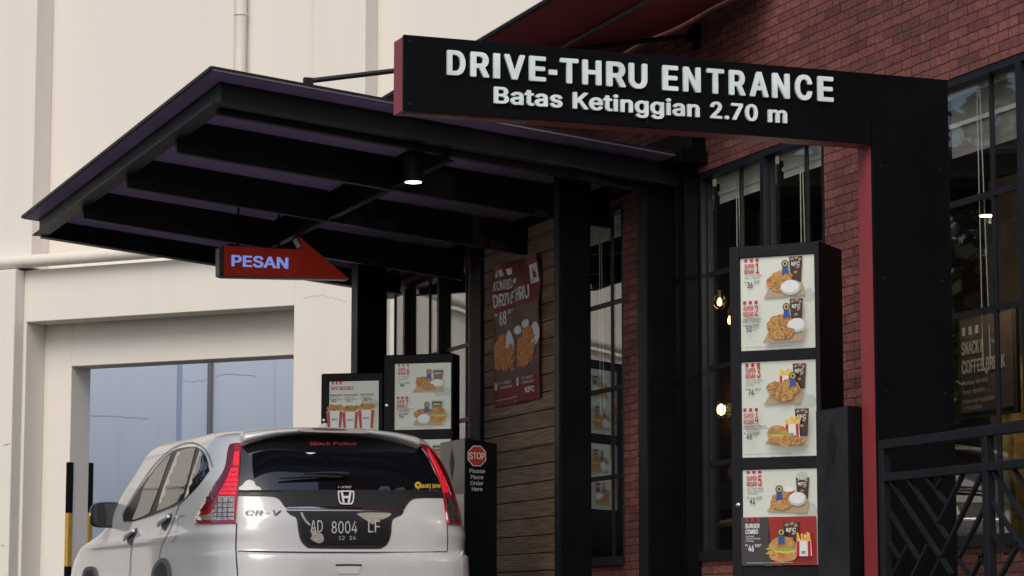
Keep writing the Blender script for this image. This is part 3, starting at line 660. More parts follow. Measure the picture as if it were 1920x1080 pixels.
def f3(p):
    p.poly([(.30, .97), (.42, .70), (.84, .66), (.80, .97)], TAN); cup(p, .70, .88, .08, .64); fries(p, .54, .70, .18, .62, 3)
    p.blob(.48, .62, .11, .16, CHK, .1, 21); p.blob(.68, .60, .13, .17, CHK, .1, 22); p.blob(.60, .78, .12, .13, CHK, .1, 23); ribbon(p, .72, .36)
def f4(p):
    p.poly([(.34, .80), (.42, .66), (.9, .70), (.9, .86), (.5, .86)], TAN); cup(p, .75, .94, .07, .66); fries(p, .64, .82, .22, .70, 4); burger(p, .54, .58, .145, .20, 30)
    p.blob(.63, .76, .09, .12, CHK, .18, 31); p.blob(.76, .74, .11, .11, CHK, .2, 32)
def f5(p):
    p.poly([(.33, .92), (.42, .70), (.9, .70), (.86, .97)], TAN); cup(p, .72, .90, .20, .66); p.blob(.81, .16, .08, .09, SHD, .1, 6)
    p.rect(.56, .46, .71, .60, RED); p.blob(.635, .45, .075, .06, RICE, .05, 7); p.blob(.55, .70, .16, .20, CHK, .12, 41); rice(p, .75, .66, .12, .15); ribbon(p, .51, .44)
def f6(p):
    paper(p); cup(p, .69, .87, .24, .60, True, True); p.blob(.55, .62, .16, .22, CHK, .16, 51); rice(p, .77, .66, .13, .13); p.blob(.60, .76, .13, .12, CHK, .2, 52); ribbon(p, .62, .28)
def f7(p):
    p.poly([(.34, .93), (.42, .70), (.90, .66), (.86, .93)], TAN); cup(p, .68, .87, .20, .50, True, True); p.blob(.53, .58, .16, .18, CHK, .14, 61); burger(p, .79, .58, .155, .26, 62)
    rice(p, .55, .74, .12, .16); ribbon(p, .60, .29)
def f8(p):
    cup(p, .57, .78, .12, .70); burger(p, .57, .68, .20, .30, 70); fries(p, .76, .95, .34, .86, 9); ribbon(p, .565, .34)
LN = [['1 pc / 1 Crispy Chicken', '1 Rice + 1 Cola Reg.'], ['2 pcs / 2 Crispy Chicken', '1 Rice + 1 Cola Reg.'], ['2 pcs / Crispy Chicken', '1 French Fries Reg.', '1 Cola Reg.'],
      ['1 Crispy Burger + Half Winger', '1 French Fries Reg. + 1 Cola Reg.'], ['1 pc / Crispy Chicken', '1 Rice + 1 Cream Soup', '1 Mocha Float'],
      ['1 pc / Crispy Chicken', '1 Rice + 1 Winger', '1 Mocha Float'], ['1 pc / Crispy Chicken + 1 Rice', '1 Burger + 1 Mocha Float'], ['1 pc Burger', '1 French Fries Reg.', '1 Cola Reg.']]
FOOT = '*Harga belum termasuk pajak resto 10%. Gambar hanya sebagai ilustrasi penyajian.'
def page(p, kind):
    p.k = 0; p.rect(0, 0, 1, 1, PAPER)
    for i, (x, y, s_) in enumerate(((.3, .3, .2), (.82, .42, .16), (.4, .88, .22), (.15, .7, .12))): p.blob(x, y, s_, s_*.6, SHD if i % 2 else PAPER, .25, 90+i)
    if kind == '12': combo(p, (0, 0, 1, .47), '1', '36', '.828*', LN[0], f1, bars=.07); combo(p, (0, .46, 1, .96), '2', '52', '.273*', LN[1], f2)
    if kind == '34': combo(p, (0, 0, 1, .47), '3', '74', '.091*', LN[2], f3, bars=.09); combo(p, (0, .48, 1, .97), '4', '46', '.818*', LN[3], f4)
    if kind == '5b':
        combo(p, (0, 0, 1, .48), '5', '41', '.818*', LN[4], f5, bars=.06); p.rect(0, .50, 1, 1, PAGE); p.rect(.36, .50, 1, 1, DRED); p.poly([(.30, .5), (.36, .5), (.36, 1), (.42, 1)], PAGE)
        combo(p, (0, .50, 1, .98), None, '46', '.818*', LN[7], f8, ('BURGER', 'COMBO'), True)
    if kind == '67': combo(p, (0, 0, 1, .47), '6', '46', '.364', LN[5], f6, bars=.06); combo(p, (0, .49, 1, .98), '7', '54', '.546*', LN[6], f7)
    if kind == 'bk':
        for i in range(3): p.rect(.05+.08*i, .0, .09+.08*i, .06, RED)
        p.text('KFC BUCKET', .05, .5, .10, .17, RED, .035)
        for i, (a, nm, pr, ce) in enumerate(((.02, 'DINNER BUCKET', '82', '.273*'), (.31, 'WHOLE CHICKEN', '152', '.273'), (.64, 'SNACK BUCKET', '73', '.636*'))):
            p.text(nm, a, a+.27, .25, .285, INK, .03); p.text('Original / Crispy', a, a+.2, .30, .32, INK, .008)
            p.text('Rp', a, a+.03, .34, .36, INK, .02); p.text(pr, a+.04, a+.13, .34, .40, INK, .03); p.text(ce, a+.135, a+.24, .34, .37, INK, .02)
        for i, (a, c, s_) in enumerate(((.13, .58, .0), (.45, .60, .02), (.78, .57, 0))):
            for q in range(6): p.blob(a-.11+.045*q, c-.05-.03*(q % 2)+.01*q % 3*.01, .055, .05, CHK, .2, 100+7*i+q, 20)
            p.poly([(a-.17, c), (a+.17, c), (a+.13, c+.36), (a-.13, c+.36)], RICE)
            for e0, e1 in ((-.165, -.10), (.10, .165)): p.poly([(a+e0, c+.005), (a+e1, c+.005), (a+e1*.8, c+.355), (a+e0*.8, c+.355)], RED)
            p.text('KFC', a-.06, a+.06, c+.14, c+.18, INK, .03)
    if kind == '89':
        combo(p, (0, 0, 1, .48), '8', '37', '.273*', LN[0], f7); combo(p, (0, .49, 1, .98), '9', '41', '.364*', LN[1], f6)
    if kind not in ('bk',): p.reg = (0, 0, 1, 1); p.text(FOOT, .1, .72, .972, .982, INK if kind != '5b' else RICE, .006)
def board(label, pr, Yr, vpx, pl, depth, ztop, prints, name='menu_board', key=None):
    """cabinet with its front right edge at photo column pr on depth Yr, facing along the direction of vanishing column vpx"""
    q = onY(pr, 700, Yr); d = ray(vpx, YH); U = -np.array([d[0], d[1], 0]); U /= np.linalg.norm(U); Nn = np.array([U[1], -U[0], 0])
    if Nn[1] > 0: Nn = -Nn
    # left end: same plane at column pl
    l = onp(pl, 700, q, Nn); wd = float((q-l)@U); o = np.array([l[0], l[1], 0.])
    t = thing(name, label, 'menu board', (float(o[0]), float(o[1]), .11))
    b = B(); bz = .035
    b.obox(o+[0, 0, .32], U*wd, -Nn*depth, (0, 0, ztop-.32)); b.obox(o+U*wd*.3-Nn*depth*.3+[0, 0, .125], U*wd*.4, -Nn*depth*.4, (0, 0, .195)); b.obox(o+U*wd*.12-Nn*depth*.05+[0, 0, .11], U*wd*.76, -Nn*depth*.9, (0, 0, .015))
    done(b, 'cabinet', M_black, t, bevel=.006)
    fr = B(); zs = []
    for kind, cols in prints:
        p = [onp(x, y, o+Nn*.012, Nn) for x, y in cols]          # tl, tr, bl
        zt1 = .5*(p[0][2]+p[1][2]); zb1 = p[2][2]; a0 = float((p[0]-o)@U); a1 = float((p[1]-o)@U); zs.append((zt1, zb1, a0, a1, kind))
    a0 = min(z[2] for z in zs); a1 = max(z[3] for z in zs)
    fr.obox(o+Nn*.001+[0, 0, .33], U*(a0-.002), Nn*.018, (0, 0, ztop-.335)); fr.obox(o+U*(a1+.002)+Nn*.001+[0, 0, .33], U*(wd-a1-.002), Nn*.018, (0, 0, ztop-.335))
    ed = [ztop-.005]+[v for z in zs for v in z[:2]]+[.33]
    for i in range(0, len(ed), 2):
        if ed[i]-ed[i+1] > .004: fr.obox(o+U*(a0-.002)+Nn*.001+[0, 0, ed[i+1]+.002], U*(a1-a0+.004), Nn*.016, (0, 0, ed[i]-ed[i+1]-.004))
    done(fr, 'front_frame', M_steel, t, bevel=.003)
    for z1, z0, x0, x1, kind in zs:
        p = Panel(o+U*a0+Nn*.0025+[0, 0, z0], U*(a1-a0), (0, 0, z1-z0), Nn); page(p, kind); done(p, 'menu_print', PM, t, recalc=False)
    if key:
        for (x, y) in key:
            q = onp(x, y, o+Nn*.0195, Nn); b = B(); b.lathe([(.012, 0), (.012, .004), (.006, .006)], q, 16, axis=Nn); done(b, 'lock', M_chrome, t, smooth=True)
    return t
Z = lambda x, y, Y: float(onY(x, y, Y)[2])
board('tall black menu board with three lit panels beside the red edged sign post', 1540, 12.40, -8900, 1372, .36, Z(1540, 452, 12.40),
      [('12', [(1387, 486), (1524, 475), (1391, 658)]), ('34', [(1392, 680), (1529, 673), (1395, 858)]), ('5b', [(1396, 882), (1531, 877), (1398, 1060)])], key=[(1384, 947)])
board('black menu board behind the white car showing combos 6 and 7', 850, 18.9, -15900, 722, .17, Z(850, 662, 18.9),
      [('67', [(740, 683), (845, 679), (739, 806)]), ('89', [(739, 826), (845, 822), (738, 950)])], key=[(725, 760)])
board('low black menu board farthest left, picturing chicken buckets', 719, 20.2, -19000, 604, .12, Z(719, 698, 20.2),
      [('bk', [(617, 716), (710, 713), (616, 812)])], key=[(607, 788)])

# ------------------------------------------------------------------ order kiosks
M_stain = mat('brushed_steel', (.16, .16, .165), .32, metal=.75, var=.45, vscale=7, streak=.25)
M_stain2 = mat('dull_steel', (.055, .056, .062), .36, metal=.7, var=.5, vscale=4)
def kiosk(label, x0, y0, x1, y1, zA, zB, skin, stop):
    t = thing('order_kiosk', label, 'kiosk', ((x0+x1)/2, (y0+y1)/2, .11), 'order speaker kiosks')
    b = B(); b.prism([(x0, y0, .11), (x1, y0, .11), (x1, y0, zB), (x0, y0, zA)], (0, y1-y0, 0)); done(b, 'cabinet', M_black, t, bevel=.004)
    b = B(); b.box(x0-.004, x0-.001, y0+.012, y1, .14, zA-.004); done(b, 'side_face', skin, t)
    ym = y0+(y1-y0)*.52; zz = zA-.16
    b = B(); b.prism([(x0-.0042, ym-.05, zz), (x0-.0042, ym, zz+.10), (x0-.0042, ym+.05, zz), (x0-.0042, ym, zz-.12)], (-.002, 0, 0)); done(b, 'speaker_grille', M_steel, t)
    if stop:
        b = B(); b.box(x0-.0075, x0-.0045, y0+.03, y1-.03, .55, zA-.39); done(b, 'screen', mat('screen_grey', (.55, .55, .55), .25, var=.1), t)
        b = B(); put_text(b, 'Order Here', lambda a, q: (x0-.0085, y1-.05-a, zA-.365+q), .024, .28, bold=.01); done(b, 'side_lettering', mat('grey_letters', (.42, .42, .42), .5), t)
        cx = onY(894, 855, y0)[0]; cz = Z(894, 855, y0); r = .5*(onY(911, 855, y0)[0]-onY(877, 855, y0)[0])
        oc = lambda k: [(cx+k*math.cos(R(22.5+45*i))/math.cos(R(22.5)), cz+1.06*k*math.sin(R(22.5+45*i))/math.cos(R(22.5))) for i in range(8)]
        b = B(); b.prism([(x, y0-.0015, z) for x, z in oc(r)], (0, -.002, 0)); s_ = done(b, 'stop_sign', mat('sign_white', (.6, .55, .52), .5), t)
        b = B(); b.prism([(x, y0-.0037, z) for x, z in oc(r*.93)], (0, -.001, 0)); done(b, 'sign_field', mat('stop_red', (.28, .025, .02), .45), s_)
        b = B(); put_text(b, 'STOP', lambda a, q: (cx-r*.84+a, y0-.0055, cz-r*.34+q), r*.7, r*1.68, bold=.012); done(b, 'sign_lettering', mat('sign_white', (.6, .55, .52)), s_)
        b = B()
        for i, (s, x0_, x1_) in enumerate((('Please', 880, 909), ('Place', 882.5, 906), ('Order', 882, 906), ('Here', 884.5, 904))):
            yb = [886.5, 898, 909.5, 920.5][i]; pa = onY(x0_, yb, y0); pb = onY(x1_, yb, y0)
            put_text(b, s, lambda a, q: (pa[0]+a, y0-.002, pa[2]+q), Z(890, yb-7.5, y0)-Z(890, yb, y0), pb[0]-pa[0], bold=.008)
        done(b, 'lettering', mat('grey_letters2', (.40, .40, .39), .5), t)
yk = 17.25
kiosk('black order kiosk with a red STOP sign beside the white car', float(onY(873, 900, yk)[0]), yk, float(onY(932, 900, yk)[0]), yk+.53, Z(873, 821, yk), Z(932, 832, yk), M_stain, True)
x2 = 6.04
kiosk('dark steel order kiosk tucked behind the red edged sign post', x2, 11.265, x2+.24, float(onX(1533, 900, x2)[1]), float(onX(1600, 759, x2)[2]), float(onX(1600, 764, x2)[2]), M_stain2, False)

# ------------------------------------------------------------------ banner on the boarding
ban = thing('banner', 'creased maroon food banner hung on the wooden boarding', 'banner', tuple(onX(970, 620, 7.09)))
b0 = onX(927, 498, 7.10); b1 = onX(1013, 477, 7.10); zlo = onX(926, 765, 7.10)[2]
BY0, BY1, BZ1, BZ0 = float(b0[1]), float(b1[1]), float(.5*(b0[2]+b1[2])), float(zlo)
def BP(a, c, lay=0):                       # a 0..1 left to right, c 0..1 top to bottom
    y = BY0+(BY1-BY0)*a; z = BZ1+(BZ0-BZ1)*c
    f_ = .026*math.sin(9*(a+c*.9))*math.exp(-3.2*c)*(.5+abs(math.sin(3*a)))+.034*abs(math.sin(3.3*(a*1.3-c*2.2)))*math.exp(-2.6*c)+.006*math.sin(24*a+3*c)*max(0, c-.78)*4+.014*mnoise.noise(Vector((a*4, c*7, 2.)))
    z += -.018*math.sin(math.pi*a)*max(0, 1-c*3)
    return (7.098-f_-.0016*lay, y, z)
class Ban(B):
    k = 0
    def grid(s, a0, c0, a1, c1, mi, lay, n=8, m=8):
        vs = [[s.bm.verts.new(BP(a0+(a1-a0)*i/n, c0+(c1-c0)*j/m, lay)) for j in range(m+1)] for i in range(n+1)]
        for i in range(n):
            for j in range(m): s.bm.faces.new([vs[i][j], vs[i+1][j], vs[i+1][j+1], vs[i][j+1]]).material_index = mi
    def poly(s, pts, mi, lay): 
        c = np.mean(pts, axis=0); vc = s.bm.verts.new(BP(c[0], c[1], lay)); vs = [s.bm.verts.new(BP(a, q, lay)) for a, q in pts]
        for i in range(len(vs)): s.bm.faces.new([vc, vs[i], vs[(i+1) % len(vs)]]).material_index = mi
    def text(s, t, a0, a1, c0, c1, mi, lay=3, bold=.03): put_text(s, t, lambda a, q: BP(a0+a, c1-q, lay), c1-c0, a1-a0, mi=mi, bold=bold)
BM = [mat('banner_cloth', (.25, .050, .050), .55, spec=.18, var=.35, vscale=3), mat('banner_brown', (.19, .115, .095), .55, spec=.18, var=.2, vscale=3), mat('banner_white', (.88, .86, .92), .55, spec=.18, var=.2, vscale=9),
      ramp_noise_mat('banner_chicken', [(.36, .075, .02), (.70, .24, .06), (.80, .42, .13)], 40, .6, dist=1.2), mat('banner_rice', (.72, .75, .88), .4), mat('banner_red', (.3, .045, .05), .4)]
b = Ban(); b.grid(0, 0, 1, 1, 0, 0, 26, 50); o = done(b, 'cloth', BM, ban, smooth=True, recalc=False)
b = Ban(); b.grid(.05, .33, .98, .83, 1, 1, 18, 22)
for i in range(3): b.poly([(.06+.14*i, .035+.0*i), (.14+.14*i, .03), (.15+.14*i, .075), (.07+.14*i, .08)], 2, 2)
b.text('KOMBO', .06, .40, .105, .175, 2); b.text('DRIVE THRU', .06, .82, .20, .295, 2, bold=.04)
b.poly(blob_pts(.50, .135, .07, .022, .25, 20, 3), 2, 3)
b.text('68', .14, .32, .335, .43, 2, bold=.04); b.text('.181*', .33, .46, .335, .365, 2); b.text('Rp', .06, .11, .335, .355, 2)
b.poly([(.84, .07), (.98, .07), (.98, .20), (.84, .20)], 2, 2); b.poly([(.88, .075), (.94, .075), (.94, .165), (.88, .165)], 5, 3); b.text('KFC', .87, .95, .172, .192, 5, 3)
b.poly([(.04, .73), (.02, .55), (.44, .58), (.46, .77)], 3, 2); b.poly(blob_pts(.16, .60, .14, .11, .15, 24, 5), 3, 3); b.poly(blob_pts(.36, .57, .12, .085, .06, 24, 6), 4, 2); b.poly(blob_pts(.33, .68, .14, .085, .15, 24, 7), 3, 4)
b.poly([(.52, .75), (.55, .55), (.92, .56), (.86, .76)], 3, 2); b.poly(blob_pts(.90, .55, .10, .08, .05, 24, 8), 4, 2); b.poly(blob_pts(.74, .56, .12, .08, .15, 24, 9), 3, 3); b.poly(blob_pts(.72, .68, .16, .08, .15, 24, 10), 3, 4)
for a, c in ((.58, .50), (.71, .465)): b.poly(blob_pts(a, c, .065, .032, .03, 20, 1), 4, 4); b.poly(blob_pts(a, c, .045, .02, .03, 20, 1), 2, 5)
for a, s in ((.06, '1'), (.55, '2')): b.poly(blob_pts(a, .855, .035, .03, 0, 18, 0), 2, 3); b.text(s, a-.012, a+.012, .842, .868, 0, 4)
for a in (.13, .63):
    b.text('1 PC CRISPY', a, a+.24, .832, .85, 2, bold=.01); b.text('+ CREAM SOUP', a, a+.26, .862, .88, 2, bold=.01)
b.text('KFC', .72, .88, .905, .945, 2, bold=.04); b.text('syarat dan ketentuan berlaku', .06, .55, .95, .96, 2, bold=.004)
done(b, 'print', BM, ban, smooth=True, recalc=False)
b = B()
for a in (.02, .5, .98):
    for c in (.008, .992):
        q = BP(a, c, 0); b.lathe([(.004, -.004), (.012, .0), (.012, .003), (.006, .004)], q, 12, axis=(-1, 0, 0))
done(b, 'eyelet', mat('eyelet_metal', (.4, .4, .4), .3, metal=1), ban)

# ------------------------------------------------------------------ terrace railing, front right
XR = 5.80
rl = thing('railing', 'dark steel terrace railing with diagonal bars in the lower right corner', 'railing', (XR, 9.9, .0))
y_end = float(onX(1655, 900, XR)[1]); zt1 = float(onX(1655, 826, XR)[2]); zt0 = float(onX(1662, 888, XR)[2]); th = .035
y_post = float(onX(1848, 880, XR)[1]); pitch = y_end-y_post
b = B(); b.box(XR-.02, XR+.02, y_end-4*pitch, y_end, zt1-.042, zt1); done(b, 'top_rail', M_steel, rl, bevel=.004)
b = B(); b.box(XR-.02, XR+.02, y_end-4*pitch, y_end-.04, zt0-.038, zt0); done(b, 'middle_rail', M_steel, rl, bevel=.004)
b = B(); b.box(XR-.02, XR+.02, y_end-4*pitch, y_end, .10, .14); done(b, 'bottom_rail', M_steel, rl, bevel=.004)
for k in range(5):
    y = y_end-k*pitch; b = B(); b.box(XR-.021, XR+.021, y-.04, y+.001, .0, zt1-.0425); done(b, 'post', M_steel, rl, bevel=.004)
for k in range(2):
    ya_, yb_ = y_end-.042-k*pitch, y_end-(k+1)*pitch+.003; z1_, z0_ = zt0-.04, .142
    def clip_bar(p, q):
        # Liang-Barsky clip to the bay
        dx, dz = q[0]-p[0], q[1]-p[1]; t0, t1 = 0, 1
        for pp, qq in ((-dx, p[0]-yb_), (dx, ya_-p[0]), (-dz, p[1]-z0_), (dz, z1_-p[1])):
            if abs(pp) < 1e-9:
                if qq < 0: return None
            else:
                r_ = qq/pp
                if pp < 0: t0 = max(t0, r_)
                else: t1 = min(t1, r_)
        return None if t0 >= t1 else ((p[0]+dx*t0, p[1]+dz*t0), (p[0]+dx*t1, p[1]+dz*t1))
    # pattern measured on the first bay: (column,row) ends of the bars in the photo
    bars = [((1669, 900), (1785, 1076)), ((1702, 896), (1778, 1010)), ((1737, 892), (1776, 946)), ((1669, 960), (1724, 1050)), ((1669, 1020), (1690, 1050)),
            ((1771, 890), (1757, 914)), ((1808, 885), (1760, 982)), ((1846, 880), (1675, 1230)), ((1848, 950), (1797, 1048)), ((1850, 1024), (1790, 1150)), ((1740, 1022), (1640, 1230)), ((1704, 1020), (1650, 1130)),
            ((1797, 1046), (1860, 1150)), ((1838, 1042), (1856, 1068))]
    if k == 1: bars = [((1858, 876), (1990, 1075)), ((1896, 872), (2000, 1030)), ((1930, 865), (2000, 970)), ((1862, 943), (1960, 1093)), ((1864, 1004), (1887, 1038)), ((1912, 1017), (1850, 1130)), ((1945, 1065), (1900, 1150)), ((1990, 880), (1935, 975)), ((2040, 870), (1960, 1000))]
    for pa_, pb_ in bars:
        A1, B1 = onX(*pa_, XR), onX(*pb_, XR); A1, B1 = (float(A1[1]), float(A1[2])), (float(B1[1]), float(B1[2]))
        c = clip_bar(A1, B1)
        if not c: continue
        (y0, z0), (y1, z1) = c; d = Vector((0, y1-y0, z1-z0)); pr_ = Vector((0, -d.z, d.y)).normalized()*.014
        b = B(); b.obox(Vector((XR-.01, y0, z0))-pr_/2, d, pr_, (.02, 0, 0)); done(b, 'diagonal_bar', M_steel, rl)

# ------------------------------------------------------------------ inside the restaurant
M_brass = mat('brass', (.55, .36, .12), .3, metal=1); M_bulb = mat('bulb_lit', (1, .58, .20), .3, emit=9)
def pendant(px, py, X, label, caged):
    p = onX(px, py, X); t = thing('pendant_lamp', label, 'lamp', (float(p[0]), float(p[1]), float(p[2])), 'lit bulbs hanging in the window')
    s = .58
    b = B(); b.lathe([(.004, -.055*s), (.022*s, -.045*s), (.032*s, -.015*s), (.028*s, .015*s), (.014*s, .045*s), (.012*s, .05*s)], p, 18); done(b, 'bulb', M_bulb, t, smooth=True)
    b = B(); b.lathe([(.015, .05*s), (.018, .055*s), (.018, .15*s), (.006, .155*s)], p, 16); done(b, 'socket', M_brass, t, smooth=True)
    b = B(); b.tube([p+[0, 0, .15*s], (p[0], p[1], 3.6)], .0035, 6); done(b, 'flex', M_dark, t)
    if caged:
        b = B()
        for k in range(6):
            a = k*math.pi/3; b.tube([p+[.016*math.cos(a), .016*math.sin(a), .06]]+[p+[.055*math.sin(h)*math.cos(a), .055*math.sin(h)*math.sin(a), .0+.055*math.cos(h)] for h in np.linspace(.4, 2.9, 8)], .0025, 5)
        done(b, 'cage', M_brass, t)
pendant(1349, 566, 8.3, 'small caged lit bulb hanging behind the window, left of the other', True)
pendant(1369, 600, 8.1, 'lit bare bulb in a brass holder beside the tall menu board', False)
p = onX(1352, 768, 8.9)
wl = thing('wall_lamp', 'round glowing wall lamp low inside the window left of the menu board', 'lamp', tuple(p))
b = B(); b.box(p[0]+.10, p[0]+.14, p[1]-.5, p[1]+1.3, .1, 3.6)
pt = done(b, 'partition', M_int, None); tag(pt, 'dark brown partition wall glowing amber around the wall lamp', 'wall')
b = B(); b.lathe([(.001, .0), (.034, .006), (.046, .03), (.034, .05), (.001, .054)], p+[.03, 0, 0], 20, axis=(-1, 0, 0)); done(b, 'globe', M_bulb, wl, smooth=True)
b = B(); b.lathe([(.075, .0), (.075, .02), (.064, .03)], p+[.098, 0, 0], 24, axis=(-1, 0, 0)); done(b, 'back_plate', M_dark, wl, smooth=True)
b = B()
for r_ in (.066,):
    b.tube([p+[-.01, r_*math.cos(a), r_*math.sin(a)] for a in np.linspace(0, 2*math.pi, 25)], .004, 6)
    for k in range(4): a = k*math.pi/2+.4; b.tube([p+[-.01, r_*math.cos(a), r_*math.sin(a)], p+[.09, r_*math.cos(a), r_*math.sin(a)]], .004, 6)
done(b, 'guard', M_dark, wl, smooth=True)

# counter and the smiling woman behind the glass
pc = onX(1370, 981, 7.95)
ct = thing('counter', 'dark counter with a pale edge inside the window left of the menu board', 'counter', (7.95, float(pc[1]), .1))
b = B(); b.box(7.9, 8.0, pc[1]-.9, pc[1]+.6, .1, pc[2]-.03); done(b, 'counter_front', M_dark, ct)
b = B(); b.box(7.86, 8.04, pc[1]-.92, pc[1]+.62, pc[2]-.0295, pc[2]); done(b, 'counter_top', mat('counter_edge', (.30, .23, .15), .5), ct, bevel=.004)
hp = onX(1383, 886, 8.22)
pe = thing('person', 'smiling woman in a black headscarf standing inside the window beside the menu board', 'person', (float(hp[0]), float(hp[1]), .1))
M_skin = mat('skin', (.42, .24, .16), .5, var=.1, vscale=20); M_cloth = mat('black_cloth', (.018, .018, .02), .85, bump=.2, bscale=60)
def skin_mesh(name, verts, edges, radii, m, parent, root=0, sub=2):
    me = bpy.data.meshes.new(name); me.from_pydata([tuple(v) for v in verts], edges, []); o = bpy.data.objects.new(name, me); COL.objects.link(o); o.parent = parent
    me.materials.append(m); o.modifiers.new('skin', 'SKIN'); me.skin_vertices or None
    for i, r_ in enumerate(radii):
        rr = r_ if isinstance(r_, tuple) else (r_, r_); me.skin_vertices[0].data[i].radius = rr; me.skin_vertices[0].data[i].use_root = (i == root)
    sm = o.modifiers.new('sub', 'SUBSURF'); sm.levels = sub; sm.render_levels = sub
    for md in o.modifiers:
        if md.type == 'SKIN': md.use_smooth_shade = True
    return o
hz = float(hp[2])-.1
# local frame: facing the window and the photographer (-X, -Y)
fx, fy = -.80, -.60; sx_, sy_ = -.60, .80       # facing and her right side
def PL(f_, s_, z_): return (fx*f_+sx_*s_, fy*f_+sy_*s_, z_)
vs = [PL(0, 0, .86), PL(.01, 0, 1.02), PL(0, 0, 1.22), PL(-.01, 0, hz-.13), PL(.005, 0, hz-.02), PL(.01, 0, hz+.09)]
es = [(0, 1), (1, 2), (2, 3), (3, 4), (4, 5)]; rd = [(.15, .12), (.13, .10), (.16, .10), .05, (.078, .088), (.062, .07)]
def limb(ps, rs, at):
    base = len(vs)
    for q in ps: vs.append(q)
    rd.extend(rs); es.append((at, base))
    for i in range(len(ps)-1): es.append((base+i, base+i+1))
    return base+len(ps)-1
for s_ in (-1, 1):
    h_ = limb([PL(0, s_*.17, 1.24), PL(.05, s_*.23, 1.0), PL(.24, s_*.12, hz*0+1.0), PL(.31, s_*.10, 1.0)], [.05, .04, .028, .03], 2)
    for k, (l_, a_) in enumerate(((.075, -.03), (.085, -.01), (.08, .01), (.065, .03))):
        limb([PL(.34, s_*.10+a_, 1.0), PL(.34+l_*.5, s_*.10+a_*1.2, 1.0), PL(.34+l_, s_*.10+a_*1.3, .985)], [.009, .009, .007], h_)
    limb([PL(.31, s_*.10-s_*.04, 1.0), PL(.35, s_*.10-s_*.06, 1.0)], [.01, .008], h_)
    limb([PL(0, s_*.09, .78), PL(.01, s_*.09, .45), PL(0, s_*.09, .07), PL(.12, s_*.10, .03)], [.085, .06, .042, .035], 0)
body = skin_mesh('body', vs, es, rd, M_skin, pe)
# face relief
b = B(); hc = Vector(PL(.0, 0, hz+.03))
def FP(f_, s_, z_): return hc+Vector(PL(f_, s_, z_))+world_loc(pe)
b.lathe([(.002, .016), (.012, .005), (.014, 0), (.001, -.006)], FP(.078, 0, -.012), 10, axis=PL(1, 0, .2)); done(b, 'nose', M_skin, pe, smooth=True)
b = B()
for s_ in (-1, 1): b.lathe([(.001, .006), (.009, .003), (.012, 0)], FP(.072, s_*.028, .018), 10, axis=PL(1, 0, 0))
done(b, 'eye', mat('eye_dark', (.03, .02, .02), .2), pe, smooth=True)
b = B(); pts = [FP(.078-.012*abs(t), .026*t, -.045+.008*t*t) for t in np.linspace(-1, 1, 9)]; b.tube(pts, [.002, .004, .006, .007, .007, .007, .006, .004, .002], 8); done(b, 'mouth', mat('teeth', (.6, .55, .5), .4), pe, smooth=True)
# headscarf and tunic
b = B(); n = 28; rings = []
for h_, r_, op in ((.125, .015, 0), (.115, .06, 0), (.085, .092, .35), (.04, .104, .62), (-.02, .104, .66), (-.07, .098, .5), (-.10, .09, .0), (-.16, .11, 0), (-.24, .17, 0), (-.30, .20, 0)):
    ring = []
    for k in range(n):
        a = 2*math.pi*k/n; f_ = math.cos(a)*r_; s_ = math.sin(a)*r_*(.86 if h_ > -.11 else 1.05)
        if abs(((a+math.pi) % (2*math.pi))-math.pi) < op*1.15: f_ = min(f_, .048)
        ring.append(b.bm.verts.new(FP(f_, s_, h_)))
    rings.append(ring)
for q, w_ in zip(rings, rings[1:]):
    for k in range(n): b.bm.faces.new([q[k], q[(k+1) % n], w_[(k+1) % n], w_[k]])
b.bm.faces.new(rings[0]); done(b, 'headscarf', M_cloth, pe, smooth=True)
b = B(); rings = []
for z_, r_, r2 in ((1.30, .10, .09), (1.26, .20, .12), (1.15, .21, .13), (1.0, .18, .125), (.86, .20, .15), (.5, .23, .19), (.12, .26, .22)):
    rings.append([b.bm.verts.new(Vector(PL(math.cos(2*math.pi*k/n)*r2, math.sin(2*math.pi*k/n)*r_, z_))+world_loc(pe)) for k in range(n)])
for q, w_ in zip(rings, rings[1:]):
    for k in range(n): b.bm.faces.new([q[k], q[(k+1) % n], w_[(k+1) % n], w_[k]])
done(b, 'tunic', M_cloth, pe, smooth=True)
b = B()
for s_ in (-1, 1):
    P3 = [Vector(PL(0, s_*.17, 1.25)), Vector(PL(.05, s_*.235, 1.0)), Vector(PL(.22, s_*.125, 1.0))]; b.tube([q+world_loc(pe) for q in P3], [.07, .06, .042], 12)
done(b, 'sleeve', M_cloth, pe, smooth=True)

# wall poster, ochre pillar and ceiling lamps seen through the right window
XP = 8.6
pp = onX(1802, 615, XP)
po = thing('menu_poster', 'dark snack and coffee break poster behind the right window', 'poster', tuple(pp))
q0 = onX(1800, 602, XP); q1 = onX(1898, 590, XP); q2 = onX(1806, 775, XP)
p = Panel((XP, q0[1], q2[2]), (0, q1[1]-q0[1], 0), (0, 0, q0[2]-q2[2]), (-1, 0, 0)); p.k = 0
p.rect(0, 0, 1, 1, 0)
for i in range(3): p.rect(.04+.13*i, .08, .10+.13*i, .17, 1)
p.text('SNACK &', .03, .46, .24, .38, 1, .035); p.text('COFFEE BREAK', .03, .86, .44, .58, 1, .035)
for i, (t_, v_) in enumerate((('Pudding  Rp9.091', .66), ('Donut  Rp9.091', .76), ('Cream Puff  Rp10.909', .86), ('+ Hot Coffee', .93))): p.text(t_, .05, .05+.03*len(t_), v_, v_+.04, 1, .015)
done(p, 'print', [mat('poster_brown', (.075, .05, .04), .5), mat('poster_text', (.42, .38, .33), .5)], po, recalc=False)
b = B(); b.box(XP+.004, XP+.03, q1[1]-.03, q0[1]+.03, q2[2]-.04, q0[2]+.04); done(b, 'backing_board', M_dark, po)
